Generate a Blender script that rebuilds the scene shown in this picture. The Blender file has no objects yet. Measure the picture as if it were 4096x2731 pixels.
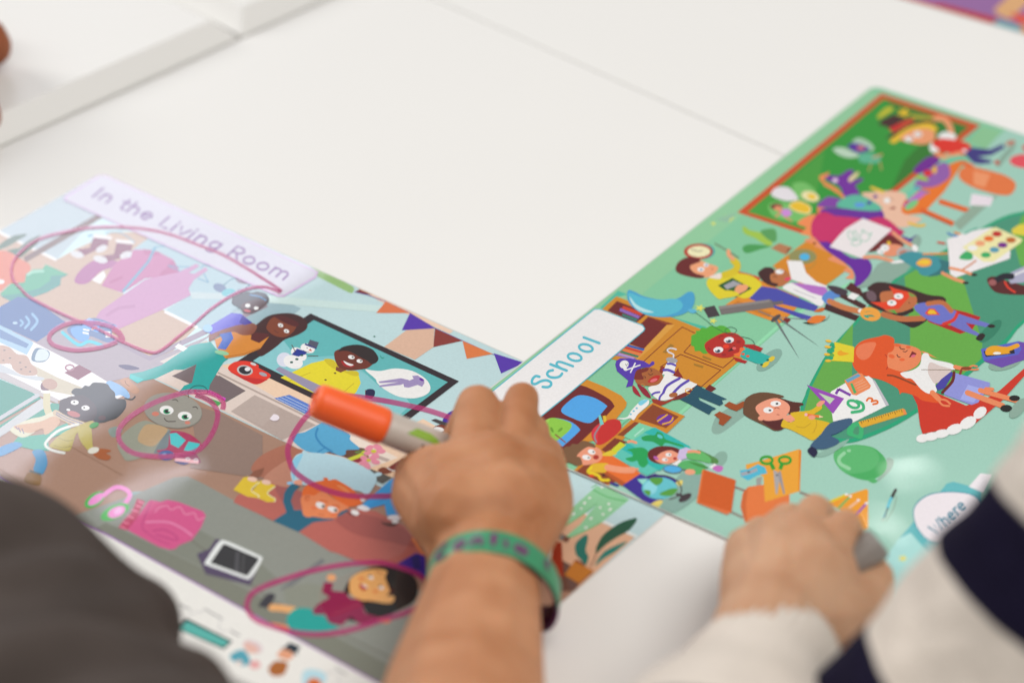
import bpy, bmesh, math, random
from mathutils import Vector, Matrix, noise as mnoise
random.seed(7)
scene = bpy.context.scene
# ---------------------------------------------------------------- camera
SRC_W, SRC_H = 4096.0, 2731.0
FPX, PITCH, ROLL = 10268.0645, 0.60263497, 0.00332008
TABLE_Z, CAM_H = 0.75, 0.735
CAM = Vector((0, 0, TABLE_Z + CAM_H))
_fw = Vector((0, math.cos(PITCH), -math.sin(PITCH)))
_r0 = Vector((1, 0, 0)); _u0 = _r0.cross(_fw)
_r = math.cos(ROLL)*_r0 + math.sin(ROLL)*_u0
_u = -math.sin(ROLL)*_r0 + math.cos(ROLL)*_u0
cam_data = bpy.data.cameras.new('camera'); cam = bpy.data.objects.new('camera', cam_data)
scene.collection.objects.link(cam); scene.camera = cam
cam.matrix_world = Matrix(((_r.x, _u.x, -_fw.x, CAM.x), (_r.y, _u.y, -_fw.y, CAM.y), (_r.z, _u.z, -_fw.z, CAM.z), (0, 0, 0, 1)))
cam_data.sensor_width = 36.0; cam_data.lens = FPX/SRC_W*36.0
cam_data.clip_start = 0.05; cam_data.clip_end = 60
cam_data.dof.use_dof = True; cam_data.dof.focus_distance = 1.265; cam_data.dof.aperture_fstop = 3.6
cam_data.dof.aperture_blades = 0
# ---------------------------------------------------------------- light
world = bpy.data.worlds.new('World'); scene.world = world; world.use_nodes = True
bg = world.node_tree.nodes['Background']; bg.inputs[0].default_value = (1.0, 0.985, 0.965, 1); bg.inputs[1].default_value = 0.33

def ray(x, y):
    return (_fw*FPX + _r*(x-SRC_W/2) - _u*(y-SRC_H/2))
def P(x, y, z=0.0):
    """table point (source pixel) at height z metres above the table top"""
    d = ray(x, y); t = (z - CAM_H)/d.z
    q = CAM + d*t
    return q
def PD(x, y, zcm):
    return P(x*1.741497, y*1.741497, zcm/100.0)

def area(name, loc, target, sx, sy, power, col, roll=0.0, spread=180):
    l = bpy.data.lights.new(name, 'AREA'); l.shape = 'RECTANGLE'; l.size = sx; l.size_y = sy
    l.energy = power; l.color = col; l.spread = math.radians(spread)
    o = bpy.data.objects.new(name, l); scene.collection.objects.link(o)
    z = (Vector(loc) - Vector(target)).normalized()
    q = z.to_track_quat('Z', 'Y'); o.rotation_mode = 'QUATERNION'
    o.rotation_quaternion = q @ Matrix.Rotation(roll, 3, 'Z').to_quaternion(); o.location = loc
    return o
def mirror_lamp(name, a, b, c, dist, radiance, col):
    """area light placed to be seen mirrored in the laminated sheets: a->b is one edge, c lies across (source pixels)"""
    V = Vector((0, 0, TABLE_Z - CAM_H))
    def rd(p):
        d = ray(*p); return Vector((d.x, d.y, -d.z)).normalized()
    A, B, Cc = rd(a), rd(b), rd(c)
    n = (A+B+Cc).normalized()
    A, B, Cc = [v*(dist/v.dot(n)) for v in (A, B, Cc)]
    ex = (B-A); sx = ex.length; ex.normalize()
    ey = (Cc-A) - ex*((Cc-A).dot(ex)); sy = ey.length; ey.normalize()
    if ex.cross(ey).dot(n) < 0: ey2 = -ey
    else: ey2 = ey
    ctr = V + A + ex*sx/2 + ey*sy/2
    l = bpy.data.lights.new(name, 'AREA'); l.shape = 'RECTANGLE'; l.size = sx; l.size_y = sy
    l.energy = radiance*math.pi*sx*sy; l.color = col
    o = bpy.data.objects.new(name, l); scene.collection.objects.link(o)
    zz = ex.cross(ey2)                      # +Z away from the table, light shines along -Z
    m = Matrix((ex, ey2, zz)).transposed().to_4x4(); m.translation = ctr
    o.matrix_world = m
    return o
area('window_light_back_left', (-4.0, 3.4, 3.3), (0, 1.1, .75), 2.4, 2.0, 140, (1.0, 0.985, 0.965))
area('fill_light_overhead', (0.9, 0.2, 3.0), (0, 1.1, .75), 1.8, 1.8, 48, (1.0, 0.96, 0.91))  # added overhead fill, lifts the darker near part of the table
# the bright window whose mirror image lies on the left sheet, and a second narrow pane beside it
mirror_lamp('window_pane_left', (-150, 2110), (1290, 1045), (-900, 700), 3.2, 5.2, (0.86, 0.89, 1.0))
mirror_lamp('window_pane_narrow', (430, 2050), (790, 1880), (412, 1965), 3.2, 5.5, (0.88, 0.89, 1.0))
mirror_lamp('glint_lamp_small', (3560, 1925), (3730, 1905), (3560, 1885), 3.2, 12.0, (1.0, 1.0, 0.97))  # added lamp, makes the glint a curled school sheet would give
mirror_lamp('glint_lamp_long', (3480, 2085), (3600, 2160), (3520, 2060), 3.2, 9.0, (1.0, 1.0, 0.97))  # second added lamp for the longer glint on the school sheet

scene.view_settings.view_transform = 'Standard'; scene.view_settings.look = 'None'
scene.view_settings.exposure = -0.06; scene.view_settings.gamma = 1.0
scene.render.engine = 'CYCLES'
scene.cycles.max_bounces = 10; scene.cycles.transparent_max_bounces = 24

# ---------------------------------------------------------------- helpers
def link(o, parent=None):
    scene.collection.objects.link(o)
    if parent is not None:
        o.parent = parent
        o.matrix_parent_inverse = Matrix.Translation(parent.location).inverted() if parent.type == 'EMPTY' else parent.matrix_world.inverted()
    return o
def tag(o, label=None, cat=None, group=None, kind=None):
    if label: o['label'] = label
    if cat: o['category'] = cat
    if group: o['group'] = group
    if kind: o['kind'] = kind
    return o
def empty(name, loc, label, cat, group=None):
    o = bpy.data.objects.new(name, None); o.location = loc; o.empty_display_size = .02
    scene.collection.objects.link(o); tag(o, label, cat, group)
    bpy.context.view_layer.update()
    return o
def srgb(h):
    v = [int(h[i:i+2], 16)/255 for i in (0, 2, 4)]
    return [c/12.92 if c <= .04045 else ((c+.055)/1.055)**2.4 for c in v]

def mat(name):
    m = bpy.data.materials.new(name); m.use_nodes = True
    return m, m.node_tree, m.node_tree.nodes['Principled BSDF']
def noise_bump(nt, b, scale, strength, dist=.001, detail=4, vec=None):
    n = nt.nodes.new('ShaderNodeTexNoise'); n.inputs['Scale'].default_value = scale; n.inputs['Detail'].default_value = detail
    tc = nt.nodes.new('ShaderNodeTexCoord'); nt.links.new(tc.outputs['Object'], n.inputs['Vector'])
    bp = nt.nodes.new('ShaderNodeBump'); bp.inputs['Strength'].default_value = strength; bp.inputs['Distance'].default_value = dist
    nt.links.new(n.outputs['Fac'], bp.inputs['Height']); nt.links.new(bp.outputs['Normal'], b.inputs['Normal'])
    return n
def simple(name, col, rough=.5, bump=None, spec=.5, var=0.0, vscale=20, sss=0, coat=0):
    m, nt, b = mat(name)
    b.inputs['Base Color'].default_value = (*col, 1); b.inputs['Roughness'].default_value = rough
    b.inputs['Specular IOR Level'].default_value = spec
    if coat: b.inputs['Coat Weight'].default_value = coat; b.inputs['Coat Roughness'].default_value = .05
    if sss:
        b.inputs['Subsurface Weight'].default_value = sss; b.inputs['Subsurface Radius'].default_value = (1.0, .35, .18)
        b.inputs['Subsurface Scale'].default_value = .006
    if bump: noise_bump(nt, b, *bump)
    if var:
        n = nt.nodes.new('ShaderNodeTexNoise'); n.inputs['Scale'].default_value = vscale; n.inputs['Detail'].default_value = 3
        tc = nt.nodes.new('ShaderNodeTexCoord'); nt.links.new(tc.outputs['Object'], n.inputs['Vector'])
        mx = nt.nodes.new('ShaderNodeMix'); mx.data_type = 'RGBA'
        mx.inputs[6].default_value = (*[c*(1-var) for c in col], 1); mx.inputs[7].default_value = (*[min(1, c*(1+var)) for c in col], 1)
        nt.links.new(n.outputs['Fac'], mx.inputs[0]); nt.links.new(mx.outputs[2], b.inputs['Base Color'])
    return m

def print_material(name):
    m, nt, b = mat(name)
    a = nt.nodes.new('ShaderNodeAttribute'); a.attribute_name = 'ink'
    # faint print grain
    n = nt.nodes.new('ShaderNodeTexNoise'); n.inputs['Scale'].default_value = 900; n.inputs['Detail'].default_value = 2
    n2 = nt.nodes.new('ShaderNodeTexNoise'); n2.inputs['Scale'].default_value = 9; n2.inputs['Detail'].default_value = 3
    tc = nt.nodes.new('ShaderNodeTexCoord')
    nt.links.new(tc.outputs['Object'], n.inputs['Vector']); nt.links.new(tc.outputs['Object'], n2.inputs['Vector'])
    ad = nt.nodes.new('ShaderNodeMath'); ad.operation = 'ADD'; nt.links.new(n.outputs['Fac'], ad.inputs[0]); nt.links.new(n2.outputs['Fac'], ad.inputs[1])
    mr = nt.nodes.new('ShaderNodeMapRange'); mr.inputs['From Min'].default_value = .6; mr.inputs['From Max'].default_value = 1.4
    mr.inputs['To Min'].default_value = .93; mr.inputs['To Max'].default_value = 1.07
    nt.links.new(ad.outputs[0], mr.inputs['Value'])
    vm = nt.nodes.new('ShaderNodeVectorMath'); vm.operation = 'SCALE'
    nt.links.new(a.outputs['Color'], vm.inputs[0]); nt.links.new(mr.outputs[0], vm.inputs['Scale'])
    nt.links.new(vm.outputs[0], b.inputs['Base Color'])
    b.inputs['Roughness'].default_value = .6; b.inputs['Specular IOR Level'].default_value = .2
    b.inputs['Coat Weight'].default_value = 1.0; b.inputs['Coat Roughness'].default_value = .03; b.inputs['Coat IOR'].default_value = 1.5
    # laminate waviness on the coat only
    w = nt.nodes.new('ShaderNodeTexNoise'); w.inputs['Scale'].default_value = 16; w.inputs['Detail'].default_value = 1
    nt.links.new(tc.outputs['Object'], w.inputs['Vector'])
    bp = nt.nodes.new('ShaderNodeBump'); bp.inputs['Strength'].default_value = .22; bp.inputs['Distance'].default_value = .0012
    nt.links.new(w.outputs['Fac'], bp.inputs['Height']); nt.links.new(bp.outputs['Normal'], b.inputs['Coat Normal'])
    return m
M_PRINT = print_material('laminated print')

# ---- flat printed shapes: a small drawing language traced on the table plane --------------------
def smooth_pts(pts, closed, sub=4):
    n = len(pts); out = []
    if n < 3: return list(pts)
    rng = n if closed else n-1
    for i in range(rng):
        if closed: p0, p1, p2, p3 = pts[i-1], pts[i], pts[(i+1) % n], pts[(i+2) % n]
        else: p0, p1, p2, p3 = pts[max(i-1, 0)], pts[i], pts[i+1], pts[min(i+2, n-1)]
        for k in range(sub):
            t = k/sub; t2 = t*t; t3 = t2*t
            out.append(tuple(.5*((2*p1[j]) + (-p0[j]+p2[j])*t + (2*p0[j]-5*p1[j]+4*p2[j]-p3[j])*t2 + (-p0[j]+3*p1[j]-3*p2[j]+p3[j])*t3) for j in (0, 1)))
    if not closed: out.append(pts[-1])
    return out
def strip(pts, w, closed=False, taper=True):
    """quads along a polyline"""
    n = len(pts); L, R = [], []
    for i in range(n):
        a = pts[i-1] if (i > 0 or closed) else pts[i]
        b = pts[(i+1) % n] if (i < n-1 or closed) else pts[i]
        dx, dy = b[0]-a[0], b[1]-a[1]; l = math.hypot(dx, dy) or 1
        nx, ny = -dy/l*w/2, dx/l*w/2
        L.append((pts[i][0]+nx, pts[i][1]+ny)); R.append((pts[i][0]-nx, pts[i][1]-ny))
    return [[L[i], L[(i+1) % n], R[(i+1) % n], R[i]] for i in range(n if closed else n-1)]
def ellipse(cx, cy, rx, ry, rot, n=None):
    n = n or max(10, min(28, int(6+rx/4)))
    c, s = math.cos(math.radians(rot)), math.sin(math.radians(rot))
    return [(cx+rx*math.cos(t)*c-ry*math.sin(t)*s, cy+rx*math.cos(t)*s+ry*math.sin(t)*c) for t in [2*math.pi*i/n for i in range(n)]]
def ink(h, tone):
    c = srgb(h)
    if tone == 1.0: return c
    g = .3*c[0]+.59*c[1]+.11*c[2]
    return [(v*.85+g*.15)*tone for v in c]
def parse(text):
    """-> list of (colour hex, [polygons in source pixels])"""
    ox = oy = 0; s = 1.0; tone = 1.0; out = []
    for ln in text.strip().splitlines():
        w = ln.split()
        if not w: continue
        if w[0][0] == '@':
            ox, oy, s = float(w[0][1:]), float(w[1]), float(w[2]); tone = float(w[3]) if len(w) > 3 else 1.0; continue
        def pt(q): a, b = q.split(','); return (float(a), float(b))
        k = w[0]
        if k in 'pc':
            pts = [pt(q) for q in w[2:]]
            polys = [smooth_pts(pts, True) if k == 'c' else pts]; col = w[1]
        elif k == 'e':
            col = w[1]; r = w[3].split(','); c = pt(w[2])
            polys = [ellipse(c[0], c[1], float(r[0]), float(r[1]), float(w[4]) if len(w) > 4 else 0)]
        elif k == 'o':
            col = w[2]; r = w[4].split(','); c = pt(w[3]); hw = float(w[1])
            polys = strip(ellipse(c[0], c[1], float(r[0]), float(r[1]), float(w[5]) if len(w) > 5 else 0, 24), hw, True)
        elif k in 'lL':
            col = w[2]; pts = [pt(q) for q in w[3:]]; wd = float(w[1])
            if k == 'L' and len(pts) > 2:
                polys = []
                for i in range(len(pts)-1): polys += strip(pts[i:i+2], wd)
            else: polys = strip(smooth_pts(pts, False) if (k == 'l' and len(pts) > 2) else pts, wd)
            if k == 'l' and wd > 9:     # round ends
                ends = [ellipse(pts[0][0], pts[0][1], wd/2, wd/2, 0, 12), ellipse(pts[-1][0], pts[-1][1], wd/2, wd/2, 0, 12)]
                for pp in ends: out.append((ink(col, tone), [[(ox+x/s, oy+y/s) for x, y in pp]], k))

        elif k == 'x':
            col = w[1]; c = pt(w[2]); r = float(w[3])
            polys = [[(c[0]+(r if i % 2 == 0 else r*.42)*math.cos(math.pi*i/5-1.2), c[1]+(r if i % 2 == 0 else r*.42)*.72*math.sin(math.pi*i/5-1.2)) for i in range(10)]]
        elif k == 'T':                  # ruler ticks
            col = w[1]; a, b, nn = pt(w[2]), pt(w[3]), int(w[4]); polys = []
            for i in range(nn):
                t = i/(nn-1); x, y = a[0]+(b[0]-a[0])*t, a[1]+(b[1]-a[1])*t
                ln_ = 26 if i % 3 == 0 else 15
                polys += strip([(x, y), (x+ln_*.35, y+ln_)], 5)
        out.append((ink(col, tone), [[(ox+x/s, oy+y/s) for x, y in pp] for pp in polys], k))
    return out
def clip_convex(poly, clip):
    out = poly
    for i in range(len(clip)):
        a, b = clip[i], clip[(i+1) % len(clip)]
        inp = out; out = []
        if not inp: return []
        def side(p): return (b[0]-a[0])*(p[1]-a[1])-(b[1]-a[1])*(p[0]-a[0])
        for j in range(len(inp)):
            p, q = inp[j-1], inp[j]; sp, sq = side(p), side(q)
            if sq >= 0:
                if sp < 0:
                    t = sp/(sp-sq); out.append((p[0]+(q[0]-p[0])*t, p[1]+(q[1]-p[1])*t))
                out.append(q)
            elif sp >= 0:
                t = sp/(sp-sq); out.append((p[0]+(q[0]-p[0])*t, p[1]+(q[1]-p[1])*t))
    return out
INK_K = 1.06
STEP = 0.000004
class Printer:
    """stacks printed shapes a hair above one another on a sheet (z0 metres over the table)"""
    def __init__(self, z0, clip):
        self.z0 = z0; self.clip = clip; self.boxes = []; self.top = 0
    def shapes(self, shapes, name, parent, material, ink=True):
        V, F, C = [], [], []
        for col, polys, k in shapes:
            lay = 0; cl = []
            for pp in polys:
                w = [(q.x, q.y) for q in (P(x, y, self.z0) for x, y in pp)]
                xs = [a for a, _ in w]; ys = [b for _, b in w]
                cl.append((pp, (min(xs), min(ys), max(xs), max(ys))))
            for pp, b in cl:
                for c in self.boxes:
                    if c[4] > lay and b[0] < c[2] and b[2] > c[0] and b[1] < c[3] and b[3] > c[1]: lay = c[4]
            lay += 1
            self.top = max(self.top, lay)
            z = self.z0 + lay*STEP
            lin = [max(.003, min(.80, c*INK_K-.032)) for c in (srgb(col) if isinstance(col, str) else col)]
            for pp, b in cl:
                self.boxes.append((*b, lay))
                w = [(q.x, q.y) for q in (P(x, y, z) for x, y in pp)]
                w = clip_convex(w, self.clip)
                ww = []
                for q in w:
                    if not ww or math.hypot(q[0]-ww[-1][0], q[1]-ww[-1][1]) > 2e-6: ww.append(q)
                if len(ww) > 1 and math.hypot(ww[0][0]-ww[-1][0], ww[0][1]-ww[-1][1]) < 2e-6: ww.pop()
                if len(ww) < 3: continue
                ar = sum(ww[i-1][0]*ww[i][1]-ww[i][0]*ww[i-1][1] for i in range(len(ww)))
                if abs(ar) < 1e-10: continue
                if ar < 0: ww.reverse()
                i0 = len(V); V += [(x, y, TABLE_Z+z) for x, y in ww]; F.append(list(range(i0, i0+len(ww)))); C.append(lin)
        me = bpy.data.meshes.new(name); me.from_pydata(V, [], F)
        at = me.attributes.new('ink', 'FLOAT_COLOR', 'FACE')
        for i, c in enumerate(C): at.data[i].color = (*c, 1)
        me.materials.append(material)
        return link(bpy.data.objects.new(name, me), parent)

# ---- stroke lettering -------------------------------------------------------
def arc(cx, cy, rx, ry, a0, a1, n=10):
    return [(cx+rx*math.cos(math.radians(a0+(a1-a0)*i/n)), cy+ry*math.sin(math.radians(a0+(a1-a0)*i/n))) for i in range(n+1)]
X = .66
GL = {  # glyph: (advance, strokes); baseline y=0, cap height 1
 'I': (.32, [[(.1, 0), (.1, 1)]]), 'i': (.3, [[(.1, 0), (.1, X)], [(.1, .9), (.1, .94)]]),
 'n': (.68, [[(.1, 0), (.1, X)], [(.1, .38)]+arc(.3, .4, .2, .26, 170, 0)+[(.5, 0)]]),
 'm': (1.0, [[(.1, 0), (.1, X)], [(.1, .38)]+arc(.27, .42, .17, .24, 170, 0)+[(.44, 0)], [(.44, .38)]+arc(.61, .42, .17, .24, 170, 0)+[(.78, 0)]]),
 't': (.45, [[(.2, .95), (.2, .15), (.25, .02), (.38, .02)], [(.05, X), (.38, X)]]),
 'h': (.68, [[(.1, 0), (.1, 1)], [(.1, .38)]+arc(.3, .4, .2, .26, 170, 0)+[(.5, 0)]]),
 'e': (.66, [[(.09, .34), (.52, .34)]+arc(.3, .33, .22, .32, 10, 310, 14)]),
 'L': (.62, [[(.12, 1), (.12, .02), (.5, .02)]]),
 'v': (.6, [[(.04, X), (.27, 0), (.5, X)]]),
 'g': (.66, [arc(.3, .34, .21, .32, 0, 360, 14), [(.51, X), (.51, -.1)]+arc(.31, -.1, .2, .18, 0, -150, 8)]),
 'R': (.72, [[(.12, 0), (.12, 1), (.32, 1)]+arc(.34, .74, .22, .26, 80, -90, 8)+[(.12, .47)], [(.34, .47), (.58, 0)]]),
 'o': (.68, [arc(.31, .33, .23, .32, 0, 360, 16)]), ' ': (.34, []),
 'W': (1.05, [[(.04, 1), (.25, 0), (.47, .85), (.7, 0), (.92, 1)]]),
 'r': (.45, [[(.1, 0), (.1, X)], [(.1, .36)]+arc(.32, .38, .2, .26, 160, 75, 5)]),
 'C': (.8, [arc(.4, .5, .33, .5, 50, 310, 14)]),
 'f': (.45, [[(.18, 0), (.18, .75)]+arc(.34, .78, .16, .2, 180, 70, 5), [(.02, .62), (.38, .62)]]),
 'a': (.66, [arc(.28, .32, .2, .3, 0, 360, 14), [(.5, X), (.5, 0)]]),
 '!': (.3, [[(.12, .3), (.12, 1)], [(.12, 0), (.12, .06)]]),
}
def text_shapes(txt, a, b, up, width, col, hscale=1.0):
    """lettering lying in the sheet: baseline from pixel a to pixel b, 'up' the pixel offset of a capital's top"""
    adv = sum(GL[c][0] for c in txt); out = []; x = 0
    A, B, U = P(*a), P(*b), P(a[0]+up[0], a[1]+up[1])
    ex = (B-A)/adv; ey = U-A
    def px(u, v):
        w = A+ex*u+ey*v; d = w-CAM
        k = FPX/d.dot(_fw); return (SRC_W/2+d.dot(_r)*k, SRC_H/2-d.dot(_u)*k)
    for c in txt:
        ad, st = GL[c]
        for s_ in st:
            pts = [px(x+u, v) for u, v in s_]
            out.append((col, strip(pts, width), 'l'))
            for e_ in (pts[0], pts[-1]): out.append((col, [ellipse(e_[0], e_[1], width/2, width/2, 0, 10)], 'l'))
        x += ad
    return out

def box(name, pts, z0, z1, material, parent=None, bevel=0.0, seg=3):
    """prism over a convex footprint"""
    bm = bmesh.new()
    lo = [bm.verts.new((x, y, z0)) for x, y in pts]; hi = [bm.verts.new((x, y, z1)) for x, y in pts]
    bm.faces.new(list(reversed(lo))); bm.faces.new(hi)
    n = len(pts)
    for i in range(n): bm.faces.new((lo[i], lo[(i+1) % n], hi[(i+1) % n], hi[i]))
    bmesh.ops.recalc_face_normals(bm, faces=bm.faces)
    if bevel:
        top = [e for e in bm.edges if all(abs(v.co.z-z1) < 1e-7 for v in e.verts)]
        bmesh.ops.bevel(bm, geom=top, offset=bevel, segments=seg, affect='EDGES', profile=.5)
    me = bpy.data.meshes.new(name); bm.to_mesh(me); bm.free()
    for p in me.polygons: p.use_smooth = False
    me.materials.append(material)
    return link(bpy.data.objects.new(name, me), parent)
def round_rect(c, ex, ey, w, h, r, n=5):
    """corner c, unit axes ex, ey"""
    out = []
    for (cx, cy, a0) in ((r, r, 180), (w-r, r, 270), (w-r, h-r, 0), (r, h-r, 90)):
        for i in range(n+1):
            a = math.radians(a0+90*i/n); u, v = cx+r*math.cos(a), cy+r*math.sin(a)
            out.append((c[0]+ex[0]*u+ey[0]*v, c[1]+ex[1]*u+ey[1]*v))
    ar = sum(out[i-1][0]*out[i][1]-out[i][0]*out[i-1][1] for i in range(len(out)))
    if ar < 0: out.reverse()
    return out
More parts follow.
